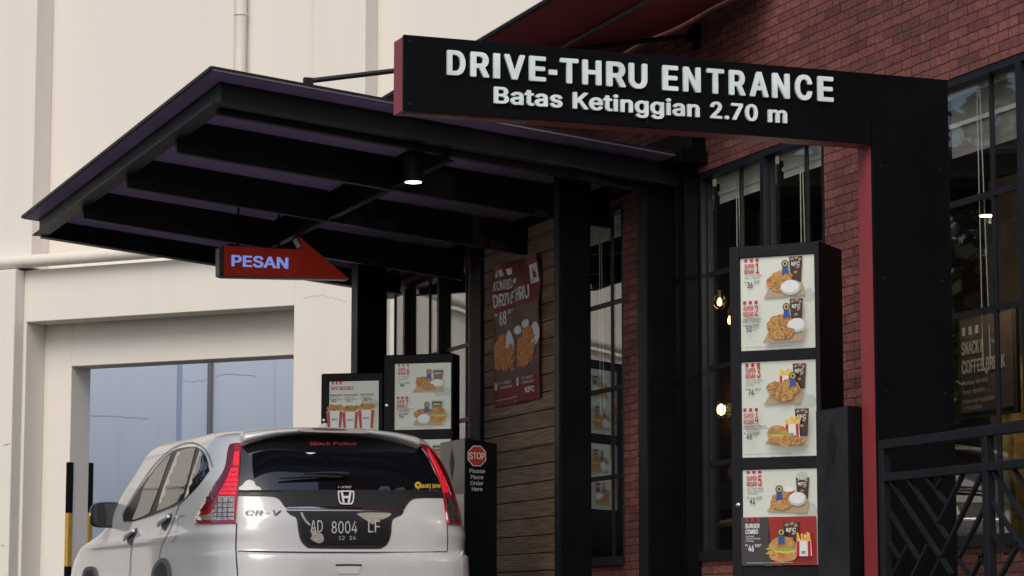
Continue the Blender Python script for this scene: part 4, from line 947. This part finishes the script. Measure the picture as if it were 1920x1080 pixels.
XO = 9.1; y0_, y1_ = float(onX(1868, 700, XO)[1]), float(onX(1900, 700, XO)[1])
b = B(); b.box(XO, XO+.3, y1_, y0_, .1, 2.12)
tag(done(b, 'pillar', ramp_noise_mat('ochre_stone', [(.10, .06, .015), (.3, .19, .05), (.45, .30, .10)], 9, .6, bump=.4), None, bevel=.01), 'ochre stone pillar glowing yellow inside the right window', 'pillar')
b = B(); b.box(10.0, 10.05, 8.0, 16.5, .1, 3.6); tag(done(b, 'back_wall', mat('taupe_wall', (.24, .19, .155), .8, var=.2), None), 'taupe wall deep inside behind the right window', 'wall')
for (px, py, X) in ((1851, 404, 8.35), (1850, 404, 9.3)):
    pass
pq = onX(1851, 404, 8.4); t = thing('ceiling_lamp', 'small lit ceiling spotlight inside the right window', 'lamp', tuple(pq))
b = B(); b.lathe([(.05, .0), (.055, .005), (.055, .09), (.01, .1), (.01, 3.6-pq[2])], pq, 20); done(b, 'lamp_body', M_dark, t, smooth=True)
b = B(); b.lathe([(.001, -.001), (.046, -.001), (.046, -.004), (.001, -.004)], pq, 20); done(b, 'lamp_lens', M_bulb, t)
L = bpy.data.lights.new('spot_light', 'SPOT'); L.energy = 16; L.color = (1, .72, .34); L.spot_size = R(100); L.shadow_soft_size = .04
lo = bpy.data.objects.new('spot_light', L); COL.objects.link(lo); lo.parent = t; lo.location = (0, 0, -.02); lo.rotation_euler = (Vector((pq[0], pq[1], 0))-Vector((XO+.05, .5*(y0_+y1_), -1.2))).to_track_quat('Z', 'Y').to_euler()
L = bpy.data.lights.new('room_fill', 'POINT'); L.energy = 32; L.color = (1, .84, .66); L.shadow_soft_size = .02  # added fill at the ceiling lamp, brightens the back wall and pillar
lo = bpy.data.objects.new('room_fill', L); COL.objects.link(lo); lo.parent = t; lo.location = (0, 0, -.03)

# ------------------------------------------------------------------ white car waiting at the order point
CX, CY = 4.985, 16.06                      # car centre line and rearmost point
car = thing('car', 'white compact family car seen from behind, waiting at the order point', 'car', (CX, CY+2.2, 0))
def pch(xs, ys):                           # monotone cubic interpolation
    xs, ys = np.array(xs, float), np.array(ys, float); h = np.diff(xs); dl = np.diff(ys)/h; m = np.zeros(len(xs))
    for i in range(1, len(xs)-1):
        if dl[i-1]*dl[i] > 0:
            w1, w2 = 2*h[i]+h[i-1], h[i]+2*h[i-1]; m[i] = (w1+w2)/(w1/dl[i-1]+w2/dl[i])
    m[0], m[-1] = dl[0], dl[-1]
    def f(x):
        x = np.clip(x, xs[0], xs[-1]); i = np.clip(np.searchsorted(xs, x)-1, 0, len(h)-1); t = (x-xs[i])/h[i]
        return ys[i]*(2*t**3-3*t**2+1)+h[i]*m[i]*(t**3-2*t**2+t)+ys[i+1]*(-2*t**3+3*t**2)+h[i]*m[i+1]*(t**3-t**2)
    return f
CW = pch([.20, .32, .45, .60, .74, .90, .965, .995, 1.06, 1.13, 1.30, 1.45, 1.55, 1.615, 1.65, 1.675, 1.69, 1.697], [.83, .875, .893, .898, .889, .889, .899, .890, .880, .876, .855, .805, .768, .725, .67, .585, .44, .05])
CR = pch([.20, .32, .45, .60, .76, .82, .845, .95, 1.06, 1.13, 1.30, 1.45, 1.555, 1.615, 1.65, 1.675, 1.69, 1.697], [.14, .04, .01, .0, .004, .018, .085, .095, .115, .15, .25, .345, .42, .49, .68, 1.0, 1.45, 2.1])
CFt = pch([.20, .32, .5, .68, .82, .92, .98, 1.03, 1.08, 1.15, 1.30, 1.45, 1.55, 1.615, 1.65, 1.675, 1.69, 1.697], [4.38, 4.46, 4.50, 4.49, 4.40, 4.2, 3.9, 3.55, 3.3, 3.14, 2.86, 2.62, 2.50, 2.44, 2.38, 2.33, 2.29, 2.27])
YM = 2.2; NE, ME = 11.0, 5.0; SK = .045
XC = lambda y: CX+.095-SK*y          # the car stands very slightly askew in the lane
def car_g(x, y, z):
    x = x-.095+SK*y
    L = np.where(y < YM, YM-CR(z), np.maximum(CFt(z)-YM, .05)); L = np.maximum(L, .05)
    return (np.abs(y-YM)/L)**NE*1.0+(np.abs(x)/np.maximum(CW(z), .03))**ME-1
def car_hit(px, py, off=.003):
    for _ in range(40):                    # a point just outside the outline slides inwards until it meets the body
        q = car_hit0(px, py, off)
        if q is not None: return q
        px += .8 if px < 620 else -.8
    return car_hit0(640, 990, off)
def car_hit0(px, py, off):
    """photo point -> point on the car's skin, pushed out by off"""
    d = ray(px, py); ts = np.arange(15.0, 22.5, .03); P = A_c[None]+d[None]*ts[:, None]
    x, y, z = P[:, 0]-CX, P[:, 1]-CY, P[:, 2]
    g = np.where((z > .2) & (z < 1.697), car_g(x, y, z), 1.0); k = np.argmax(g < 0)
    if g[k] >= 0: return None
    if True:
        a, c = ts[k-1], ts[k]
        for _ in range(22):
            m = .5*(a+c); q = A_c+d*m
            if 0.2 < q[2] < 1.697 and float(car_g(q[0]-CX, q[1]-CY, q[2])) < 0: c = m
            else: a = m
    q = A_c+d*a; e = 2e-3; x, y, z = q[0]-CX, q[1]-CY, q[2]
    n = np.array([car_g(x+e, y, z)-car_g(x-e, y, z), car_g(x, y+e, z)-car_g(x, y-e, z), car_g(x, y, z+e)-car_g(x, y, z-e)], float); n /= np.linalg.norm(n)+1e-9
    return q+n*off
# body shell
b = B(); zs = np.concatenate([np.linspace(.20, .80, 16), np.linspace(.815, .86, 6), np.linspace(.88, 1.6, 40), np.linspace(1.608, 1.6965, 22)])
NA = 300; rings = []
for z in zs:
    Wd, yr, yf = float(CW(z)), float(CR(z)), float(CFt(z)); ring = []
    for k in range(NA):
        t = 2*math.pi*k/NA; c, s_ = math.cos(t), math.sin(t)
        x = Wd*math.copysign(abs(c)**(2/ME), c); L = (yf-YM) if s_ > 0 else (YM-yr); L = max(L, .02) if s_ > 0 else L
        yy = YM+L*math.copysign(abs(s_)**(2/NE), s_); ring.append(b.bm.verts.new((XC(yy)+x, CY+yy, z)))
    rings.append(ring)
for q, w_ in zip(rings, rings[1:]):
    for k in range(NA): b.bm.faces.new([q[k], q[(k+1) % NA], w_[(k+1) % NA], w_[k]])
b.bm.faces.new(rings[-1]); b.bm.faces.new(rings[0][::-1])
M_paint = mat('white_paint', (.50, .508, .52), .26, metal=.06, coat=1.0, var=.05, vscale=2.5)
M_cgl = mat('tinted_glass', (.004, .005, .008), .03, coat=1, spec=1)
M_badge = mat('badge_silver', (.78, .79, .80), .22, metal=.35, coat=.5)
M_cgl2 = mat('side_glass', (.012, .011, .010), .02, spec=.7, coat=.35)
M_trim = mat('black_trim', (.012, .012, .013), .35)
M_clad = mat('grey_cladding', (.075, .075, .08), .6, bump=.1, bscale=200)
M_gap = mat('panel_gap', (.02, .02, .022), .8)
body = done(b, 'body', M_paint, car, smooth=True, angle=50)

def smooth_poly(pts, n=6):
    """closed Catmull-Rom through points; a point given as (x, y, 0) stays a corner"""
    out = []; N_ = len(pts)
    for i in range(N_):
        p1, p2 = pts[i], pts[(i+1) % N_]
        p0 = pts[i-1] if len(p1) == 2 else (2*p1[0]-p2[0], 2*p1[1]-p2[1]); p3 = pts[(i+2) % N_] if len(p2) == 2 else (2*p2[0]-p1[0], 2*p2[1]-p1[1])
        for k in range(n):
            t = k/n; f = lambda a, b_, c, d: .5*((2*b_)+(-a+c)*t+(2*a-5*b_+4*c-d)*t*t+(-a+3*b_-3*c+d)*t**3)
            out.append((f(p0[0], p1[0], p2[0], p3[0]), f(p0[1], p1[1], p2[1], p3[1])))
    return out
def inside(p, poly):
    x, y = p; r = False; j = len(poly)-1
    for i in range(len(poly)):
        xi, yi = poly[i]; xj, yj = poly[j]
        if (yi > y) != (yj > y) and x < (xj-xi)*(y-yi)/(yj-yi)+xi: r = not r
        j = i
    return r
def skin_patch(name, pts, m, parent=None, off=.004, step=9, thick=.006, smooth=True, fn=None, sm=6):
    """a fitted panel: outline measured on the photo, laid on the car's own surface with real thickness"""
    fn = fn or car_hit; parent = parent or car
    poly = smooth_poly(pts, sm) if sm else [tuple(p[:2]) for p in pts]
    xs = [p[0] for p in poly]; ys_ = [p[1] for p in poly]; vin = []
    x = min(xs)+step/2
    while x < max(xs):
        y = min(ys_)+step/2
        while y < max(ys_):
            if inside((x, y), poly) and min((x-a)**2+(y-c)**2 for a, c in poly) > (step*.4)**2: vin.append((x, y))
            y += step
        x += step
    n = len(poly); vs = [Vector(p) for p in poly+vin]
    res = delaunay_2d_cdt(vs, [(i, (i+1) % n) for i in range(n)], [list(range(n))], 1, 1e-4)
    b = B(); P3 = [fn(float(v.x), float(v.y), off) for v in res[0]]; nv = [b.bm.verts.new(V(p)) for p in P3]; fs = []
    for f in res[2]:
        try: fs.append(b.bm.faces.new([nv[i] for i in f]))
        except ValueError: pass
    view = Vector(A_c)-V(P3[0])
    bmesh.ops.recalc_face_normals(b.bm, faces=b.bm.faces)
    if sum(f.normal.dot(view)*f.calc_area() for f in b.bm.faces) < 0: bmesh.ops.reverse_faces(b.bm, faces=b.bm.faces)
    b.bm.normal_update()
    # skirt
    be = [e for e in b.bm.edges if e.is_boundary]; r = bmesh.ops.extrude_edge_only(b.bm, edges=be); nvv = [g for g in r['geom'] if isinstance(g, bmesh.types.BMVert)]
    cen = Vector((CX, CY+2.2, .9))
    for v in nvv:
        dv = Vector((cen.x-v.co.x, max(-1, min(1, cen.y-v.co.y)), (cen.z-v.co.z)*.3)).normalized(); v.co += dv*(thick+off)
    return done(b, name, m, parent, smooth=smooth, recalc=False, angle=60)
def skin_line(b, pts, wpx, off=.0045, fn=None, mi=0, n=5):
    fn = fn or car_hit; Q = []
    for i in range(len(pts)-1):
        p1, p2 = pts[i], pts[i+1]; p0 = pts[i-1] if i else (2*p1[0]-p2[0], 2*p1[1]-p2[1]); p3 = pts[i+2] if i+2 < len(pts) else (2*p2[0]-p1[0], 2*p2[1]-p1[1])
        for k in range(n+(i == len(pts)-2)):
            t = k/n; f = lambda a, b_, c, d: .5*((2*b_)+(-a+c)*t+(2*a-5*b_+4*c-d)*t*t+(-a+3*b_-3*c+d)*t**3)
            Q.append((f(p0[0], p1[0], p2[0], p3[0]), f(p0[1], p1[1], p2[1], p3[1])))
    L_ = []
    for i, q in enumerate(Q):
        a, c = Q[max(i-1, 0)], Q[min(i+1, len(Q)-1)]; dx, dy = c[0]-a[0], c[1]-a[1]; l = math.hypot(dx, dy)+1e-6; nx, ny = -dy/l*wpx/2, dx/l*wpx/2
        L_.append((b.bm.verts.new(V(fn(q[0]+nx, q[1]+ny, off))), b.bm.verts.new(V(fn(q[0]-nx, q[1]-ny, off)))))
    for u, v in zip(L_, L_[1:]): b.bm.faces.new([u[0], v[0], v[1], u[1]]).material_index = mi

# rear window and black garnish
skin_patch('rear_window', [(452, 829, 0), (500, 818), (560, 816), (640, 815), (720, 817), (770, 823), (792, 835, 0), (801, 857), (812, 882), (823, 905), (829, 921, 0), (640, 919.5), (446.5, 919.5, 0), (449.5, 880)], M_cgl, step=10, off=.006)
skin_patch('garnish', [(447.5, 920.5, 0), (640, 920.5), (829, 922, 0), (831, 934, 0), (790, 934), (772, 937), (763, 946), (757, 956, 0), (540, 955, 0), (532, 949), (522, 936), (505, 931), (447, 929.5, 0)], M_trim, off=.008, step=8)
skin_patch('plate_recess', [(536, 958, 0), (757, 959, 0), (752, 966), (736, 975), (733, 1000), (727, 1018), (718, 1026), (700, 1029), (590, 1028), (573, 1024), (563, 1012), (559, 995), (555, 972), (545, 966)], M_trim, off=.004, step=8)
pl = skin_patch('number_plate', [(563, 963, 0), (730, 963, 0), (727, 1002), (722, 1014), (712, 1020, 0), (585, 1020, 0), (574, 1012), (567, 1000)], mat('plate_black', (.01, .01, .011), .25), off=.012, step=12)
skin_patch('chrome_strip', [(537, 950, 0), (678, 953, 0), (678, 956.5, 0), (537, 955, 0)], M_chrome, off=.012, step=6, sm=0)
skin_patch('garnish_strip', [(679, 953, 0), (756, 955, 0), (754, 959, 0), (679, 957, 0)], mat('plum_trim', (.05, .015, .02), .15), off=.012, step=6, sm=0)
def car_text(name, s, xa, xb, yb, hpx, m, bold=.012, off=.012, parent=None, slope=0, shear=0, fn=None):
    b = B(); put_text(b, s, lambda a, q: (fn or car_hit)(xa+a+shear*q, yb-q+slope*a, off), hpx, xb-xa, bold=bold); return done(b, name, m, parent or car)
M_plt = mat('plate_grey', (.36, .36, .36), .5)
car_text('plate_lettering', 'AD', 581, 604, 998.5, 22, M_plt, .006, .0145, pl); car_text('plate_lettering', '8004', 620.5, 668.5, 1000.5, 22, M_plt, .006, .0145, pl); car_text('plate_lettering', 'LF', 689, 711.5, 999, 22, M_plt, .006, .0145, pl)
car_text('plate_lettering', '12', 634, 645, 1012.5, 7, M_plt, .002, .0145, pl); car_text('plate_lettering', '24', 654, 666, 1012.5, 7, M_plt, .002, .0145, pl)
M_worn = mat('worn_sticker', (.30, .28, .25), .6, var=.4, vscale=60)
for pts in ([(582, 996), (588, 994), (592, 998), (600, 1000), (606, 1008), (604, 1016), (597, 1019), (589, 1016), (581, 1010), (584, 1005)], [(562, 964), (566, 963), (572, 974), (581, 984), (578, 986), (569, 976)], [(671, 964), (730, 964), (722, 973), (706, 977), (698, 984), (688, 978), (678, 972)]):
    b = B(); q = smooth_poly(pts, 4); b.face([car_hit(x, y, .0138) for x, y in q]); done(b, 'worn_mark', M_worn, pl)
# badges
car_text('model_badge', 'CR-V', 459, 525, 966.5, 8.5, mat('badge_dark', (.055, .055, .06), .2, metal=.3), .020, .009, shear=.35)
car_text('engine_badge', 'i-VTEC', 633.5, 658, 917, 4, M_badge, .012, .010)
b = B(); ob = smooth_poly([(632, 925), (636, 923.5), (647, 923), (658, 923.5), (662.5, 926), (662, 940), (659, 948), (654, 949), (640, 949), (636, 947), (633, 940)], 5); cx_, cy_ = 647.3, 936
nO = [b.bm.verts.new(V(car_hit(x, y, .022))) for x, y in ob]; nI = [b.bm.verts.new(V(car_hit(cx_+(x-cx_)*.84, cy_+(y-cy_)*.82, .022))) for x, y in ob]; n = len(ob)
for i in range(n): b.bm.faces.new([nO[i], nO[(i+1) % n], nI[(i+1) % n], nI[i]])
for pts in ([(637.5, 926), (641.5, 926), (645, 946), (641, 946)], [(653.5, 926), (657.5, 926), (654, 946), (650, 946)], [(642.3, 933), (652.5, 933), (652, 937.5), (643, 937.5)]): b.face([car_hit(x, y, .021) for x, y in pts])
done(b, 'emblem', M_badge, car)
car_text('window_sticker', 'Black Police', 581, 668, 836.5, 6.5, mat('sticker_red', (.55, .06, .10), .5), .02, .009)
ms = car_text('window_sticker', 'MARI BAN', 788, 824, 916.5, 7.5, mat('sticker_gold', (.60, .38, .05), .5), .02, .009)
b = B()
for r_ in (6.2, 3.8):
    for k in range(14):
        a0, a1 = 2*math.pi*k/14, 2*math.pi*(k+1)/14; b.face([car_hit(783+r_*math.cos(a0), 911+r_*1.05*math.sin(a0), .009), car_hit(783+r_*math.cos(a1), 911+r_*1.05*math.sin(a1), .009), car_hit(783+(r_-1.5)*math.cos(a1), 911+(r_-1.5)*1.05*math.sin(a1), .009), car_hit(783+(r_-1.5)*math.cos(a0), 911+(r_-1.5)*1.05*math.sin(a0), .009)])
done(b, 'tyre_icon', MATS['sticker_gold'], ms)
# rear wiper
b = B(); wp = [(522, 902), (560, 899), (600, 898), (640, 899)]; b.tube([car_hit(x, y, .03) for x, y in wp], [.005, .010, .011, .009], 8); b.tube([car_hit(x, y, .045) for x, y in [(566, 895), (610, 894), (645, 895.5), (651, 897)]], [.006, .010, .014, .012], 8)
wi = done(b, 'wiper', M_trim, car, smooth=True)
# roof spoiler
b = B(); NS = 33; secs = []
for i in range(NS):
    s_ = -1+2*i/(NS-1); x = .640*s_-.055; dr = abs(s_)**2.6
    ztop_ = 1.676-.045*dr; lip = 1.648-.075*dr; under = 1.628-.105*dr; yb = .335+.06*dr; notch = .012*math.exp(-((abs(s_)-.62)/.12)**2)
    sec = [(.95, ztop_-.0), (.62, ztop_+.004), (.42, ztop_-.010), (yb, lip+.010), (yb-.002+notch, lip-.020), (yb+.05, under-.002), (yb+.12, under-.010), (.75, under-.015)]
    secs.append([b.bm.verts.new((XC(y)+x*(1-.20*max(0, y-.33)/.62), CY+y, z)) for y, z in sec])
for q, w_ in zip(secs, secs[1:]):
    for k in range(len(q)): b.bm.faces.new([q[k], q[(k+1) % len(q)], w_[(k+1) % len(q)], w_[k]])
b.bm.faces.new(secs[0]); b.bm.faces.new(secs[-1][::-1])
sp = done(b, 'spoiler', M_paint, car, smooth=True, angle=60); md = sp.modifiers.new('s', 'SUBSURF'); md.levels = 1; md.render_levels = 2
b = B(); yb = CY+.338
oc = [(.245*math.copysign(abs(math.cos(t))**.7, math.cos(t)), .017*math.sin(t)) for t in np.linspace(0, 2*math.pi, 40)[:-1]]
b.prism([(CX+.005+x, yb-.013, 1.643+z-.012*abs(x/.3)**2) for x, z in oc], (0, .02, 0)); bl = done(b, 'brake_lamp', mat('clear_lens', (.42, .38, .37), .12, coat=1, var=.2, vscale=30), car, smooth=False)
b = B(); b.prism([(CX-.03+x*.5, yb-.0135, 1.646+z*.4) for x, z in oc], (0, -.001, 0)); done(b, 'lamp_insert', mat('lamp_dark', (.08, .07, .07), .3), bl)
# shark fin aerial
b = B(); fx0 = CX+float(onY(603, 800, CY+.8)[0])-CX; b.prism([(fx0-.02, CY+.70, 1.66), (fx0-.02, CY+.98, 1.66), (fx0-.012, CY+.80, 1.715), (fx0-.012, CY+.74, 1.722)], (.04, 0, 0)); done(b, 'aerial', M_paint, car, bevel=.012, smooth=True)

# tail lamps
M_tl = mat('lamp_red', (.26, .004, .010), .08, coat=1, spec=.6, emit=.03); M_tld = mat('lamp_red_dark', (.10, .006, .012), .08, coat=1, spec=.6)
M_tlb = mat('lamp_red_bright', (.68, .012, .03), .1, coat=1, emit=.38, var=.45, vscale=60); M_tlc = mat('lamp_clear', (.5, .47, .43), .1, coat=1, metal=.55, var=.7, vscale=70)
tl = skin_patch('tail_lamp', [(433, 835, 0), (443, 833), (453.5, 833, 0), (451, 870), (447.5, 930), (444, 981, 0), (405, 981.5), (368.5, 981, 0), (369, 972), (391, 928), (418, 890), (425, 872), (429, 846)], M_tl, off=.014, step=7)
skin_patch('dark_lens', [(434, 836, 0), (441, 835, 0), (438, 860), (434, 872), (426, 873, 0), (430, 846)], M_tld, tl, off=.0165, step=6)
skin_patch('dark_lens', [(425, 876, 0), (436, 876, 0), (424, 900), (408, 930), (399, 945), (371, 974, 0), (392, 929), (418, 891)], M_tld, tl, off=.0165, step=6)
skin_patch('lit_lens', [(441.5, 850, 0), (450, 849, 0), (449, 872), (448, 876, 0), (439, 876, 0), (440, 862)], M_tlb, tl, off=.017, step=5)
skin_patch('lit_lens', [(435, 880, 0), (448, 879, 0), (446, 905), (444, 930, 0), (413, 929, 0), (424, 908)], M_tlb, tl, off=.017, step=5)
skin_patch('clear_lens', [(413, 932, 0), (442, 932, 0), (440.5, 976, 0), (374, 976, 0), (375, 969, 0), (398, 963), (405, 950)], M_tlc, tl, off=.017, step=6)
b = B()
for yy in (944, 953, 962, 969): skin_line(b, [(404, yy), (441, yy)], 1.1, .0195)
for xx in (412, 421, 431): skin_line(b, [(xx, 936), (xx-1.5, 974)], 1.1, .0195)
for yy in (888, 897, 906, 915, 923): skin_line(b, [(max(418, 437-(yy-880)*.55), yy), (446, yy)], .9, .0195)
done(b, 'lens_grid', M_tld, tl)
tr_ = skin_patch('tail_lamp', [(786, 834, 0), (797, 837), (806, 844, 0), (826, 870), (842, 905), (854, 946), (861.5, 982, 0), (838, 983, 0), (831.5, 934), (822, 899), (806, 864)], M_tl, off=.014, step=6)
skin_patch('dark_lens', [(800, 842, 0), (806, 846, 0), (826, 872), (841, 907), (848, 930, 0), (843, 930, 0), (834, 905), (820, 875)], M_tld, tr_, off=.0165, step=5)
skin_patch('lit_lens', [(798, 845, 0), (804, 848, 0), (822, 880), (832, 904), (838, 926, 0), (831, 926, 0), (824, 900), (812, 872)], M_tlb, tr_, off=.017, step=5)
skin_patch('clear_lens', [(833, 934, 0), (848, 936, 0), (858, 978, 0), (840, 980, 0)], mat('lamp_clear_dark', (.10, .085, .08), .1, coat=1, metal=.5, var=.9, vscale=60), tr_, off=.017, step=6)

# panel gaps
b = B()
skin_line(b, [(444.3, 982), (442.7, 1018), (443.5, 1045), (446.5, 1082)], 2.2)
skin_line(b, [(838, 984), (838.5, 1010), (838, 1034)], 1.6); skin_line(b, [(446, 1034), (540, 1036), (640, 1036.5), (740, 1036), (838, 1034.5)], 1.8)
done(b, 'tailgate_gap', M_gap, car)
b = B()
skin_line(b, [(257, 989), (250, 1010), (246, 1040), (244, 1082)], 1.1); skin_line(b, [(338, 940), (333, 957), (318, 995), (305, 1020), (299, 1046)], 1.1)
done(b, 'door_gap', mat('soft_gap', (.12, .125, .13), .8), car)
b = B()
skin_line(b, [(344, 968), (341, 968.5), (338, 967)], .8); skin_line(b, [(348, 968), (344, 966.5), (338, 967.5), (335, 972)], .8); skin_line(b, [(331, 1004), (326, 1014), (320, 1015)], .8); skin_line(b, [(335, 972), (331, 1004)], .4)
done(b, 'fuel_flap', MATS['soft_gap'], car)
# side glass
skin_patch('window_surround', [(231, 968, 0), (243, 946), (262, 917), (284, 888), (306, 862), (327, 845), (349, 839), (370, 838.5, 0), (381, 846), (389, 862), (393, 883, 0), (372, 911), (345, 939, 0), (318, 952), (284, 965), (250, 978, 0), (232, 976, 0)], M_trim, off=.004, step=7)
skin_patch('side_window', [(249, 975.5, 0), (262, 944), (271, 915), (290, 885), (310, 862), (323, 851, 0), (312, 880), (296, 925), (281.5, 961.5, 0), (268, 969)], M_cgl2, off=.007, step=7)
skin_patch('side_window', [(334, 848, 0), (352, 842), (368, 840.5, 0), (356, 890), (343, 936, 0), (320, 949), (295.5, 958.5, 0), (306, 920), (322, 878)], M_cgl2, off=.007, step=7)
skin_patch('side_window', [(376.5, 844, 0), (386, 858), (392.5, 883, 0), (370, 911), (347.5, 936, 0), (358, 900)], M_cgl2, off=.007, step=6)
b = B(); skin_line(b, [(231, 966), (246, 938), (280, 886), (302, 860), (327, 840), (349, 831.5), (368, 832), (384, 842), (394, 858), (399.5, 876)], 1.5, .006); done(b, 'roof_seal', M_trim, car)
b = B(); skin_line(b, [(232, 977), (262, 973), (300, 960.5), (343, 941)], 1.6, .008); done(b, 'belt_strip', M_trim, car)
# door handles
for hx, hy, k in ((248, 1006, 1.0), (313, 979, 1.08)):
    b = B(); q = [(hx-9*k, hy+8*k), (hx-4*k, hy-1*k), (hx+3*k, hy-6*k), (hx+9*k, hy-10*k)]
    b.tube([car_hit(x, y, .028) for x, y in q], [.011, .019, .019, .011], 10); h_ = done(b, 'door_handle', M_badge, car, smooth=True)
    skin_patch('handle_cup', [(hx-9*k, hy+6*k), (hx-2*k, hy-10*k), (hx+8*k, hy-15*k), (hx+9*k, hy-8*k), (hx+2*k, hy+6*k), (hx-3*k, hy+15*k)], M_clad, h_, off=.005, step=5)
skin_patch('bumper', [(447, 1040, 0), (540, 1042), (640, 1042.5), (740, 1042), (842, 1040, 0), (856, 1034), (866, 1032, 0), (867, 1092, 0), (448.5, 1092, 0)], M_paint, off=.010, step=9, thick=.012)
# bumper pull recess on the tailgate, arches, wheels
skin_patch('pull_recess', [(629, 1060, 0), (676, 1060, 0), (674, 1068), (670, 1076, 0), (634, 1076, 0), (630, 1068)], mat('recess_white', (.5, .5, .49), .4), off=.014, step=6)
b = B(); skin_line(b, [(628, 1060), (652, 1059.5), (677, 1060)], 3.4, .016); done(b, 'pull_shadow_gap', M_gap, car)
for nm, oc_, ic in (('rear_arch', [(284, 1092, 0), (289, 1066), (298, 1052), (307, 1046), (315, 1049), (321, 1062), (325, 1092, 0)], [(290, 1092, 0), (295, 1068), (302, 1056), (308, 1055), (313, 1062), (316, 1075), (318, 1092, 0)]),
                    ('front_arch', [(154, 1092, 0), (159, 1070), (166, 1063), (175, 1063), (181, 1070), (185, 1092, 0)], [(159, 1092, 0), (164, 1074), (170, 1069), (176, 1071), (180, 1080), (182, 1092, 0)])):
    a_ = skin_patch(nm, oc_, M_clad, off=.012, step=6); skin_patch('arch_opening', ic, M_gap, a_, off=.015, step=6)
for yy in (1.0, 3.62):
    for s_ in (-1, 1):
        x0 = XC(yy)+s_*.80; o_ = (x0, CY+yy, .335)
        b = B(); b.lathe([(.20, -.11), (.30, -.11), (.335, -.07), (.335, .07), (.30, .11), (.20, .11)], o_, 40, axis=(s_, 0, 0)); wh = done(b, 'wheel', mat('tyre_rubber', (.02, .02, .021), .85), car, smooth=True)
        b = B(); b.lathe([(.21, -.09), (.215, .10), (.195, .108), (.06, .085), (.02, .09)], o_, 30, axis=(s_, 0, 0)); done(b, 'rim', mat('alloy', (.5, .5, .52), .3, metal=1), wh, smooth=True)
# left door mirror
mp_ = onY(205, 965, CY+2.86); mz = float(mp_[2]); mx = float(mp_[0])
b = B(); NQ = 28; rings = []
for yq, sc_ in ((-.02, .93), (.0, 1.0), (.05, 1.0), (.10, .86), (.14, .55), (.155, .2)):
    ring = []
    for k in range(NQ):
        t = 2*math.pi*k/NQ; c, s_ = math.cos(t), math.sin(t)
        ring.append(b.bm.verts.new((mx-.01+.128*sc_*math.copysign(abs(c)**.55, c), CY+2.86+yq, mz+.094*sc_*math.copysign(abs(s_)**.6, s_)+.006*c)))
    rings.append(ring)
for q, w_ in zip(rings, rings[1:]):
    for k in range(NQ): b.bm.faces.new([q[k], q[(k+1) % NQ], w_[(k+1) % NQ], w_[k]])
b.bm.faces.new(rings[-1]); b.bm.faces.new(rings[0][::-1]); mi_ = done(b, 'door_mirror', M_trim, car, smooth=True)
b = B(); b.bm.faces.new([b.bm.verts.new((mx-.012+.108*math.copysign(abs(math.cos(t))**.5, math.cos(t)), CY+2.838, mz+.078*math.copysign(abs(math.sin(t))**.55, math.sin(t)))) for t in np.linspace(0, 2*math.pi, 33)[:-1]]); done(b, 'mirror_glass', mat('mirror_glass', (.05, .055, .06), .03, metal=.6), mi_, recalc=False)
b = B(); e_ = car_hit(236, 978, .0); b.tube([(mx+.09, CY+2.90, mz-.055), (float(e_[0])+.03, CY+2.93, mz-.075)], [.028, .035], 10); done(b, 'mirror_arm', M_trim, mi_, smooth=True)
b = B(); b.box(mx-.142, mx-.132, CY+2.86, CY+2.90, mz-.012, mz+.012); done(b, 'turn_lamp', mat('lamp_pale', (.5, .5, .45), .2), mi_, bevel=.003)

# ------------------------------------------------------------------ dark trees far to the left, beyond the end of the cream building (seen mirrored in the windows)
M_leaf = ramp_noise_mat('leaves', [(.010, .018, .007), (.022, .035, .012), (.05, .062, .024)], 3, .6)
rs = np.random.RandomState(5); VV = []; 
for i in range(30):
    cx_, cy_, ch, rr = rs.uniform(-34, -7), rs.uniform(44, 64), rs.uniform(9, 15), rs.uniform(2.4, 3.8); n = 900
    z_ = rs.uniform(.3, ch, n); a = rs.uniform(0, 6.28, n); r_ = rr*np.sqrt(rs.rand(n))*np.where(z_ < ch*.7, 1, (ch-z_)/(ch*.3))
    c = np.c_[cx_+r_*np.cos(a), cy_+r_*np.sin(a), z_]; d1 = rs.normal(size=(n, 3)); d1 /= np.linalg.norm(d1, axis=1)[:, None]; d2 = np.cross(d1, rs.normal(size=(n, 3))); d2 /= np.linalg.norm(d2, axis=1)[:, None]
    d1 *= rs.uniform(.16, .34, (n, 1)); d2 *= rs.uniform(.12, .26, (n, 1)); VV.append(np.stack([c-d1, c+d2*.8, c+d1, c-d2], 1).reshape(-1, 3))
VV = np.concatenate(VV); me = bpy.data.meshes.new('tree_belt'); me.from_pydata(VV.tolist(), [], np.arange(len(VV)).reshape(-1, 4).tolist()); me.materials.append(M_leaf)
o = bpy.data.objects.new('tree_belt', me); COL.objects.link(o)
tag(o, 'belt of dark trees beyond the far end of the cream building', 'trees', kind='stuff')
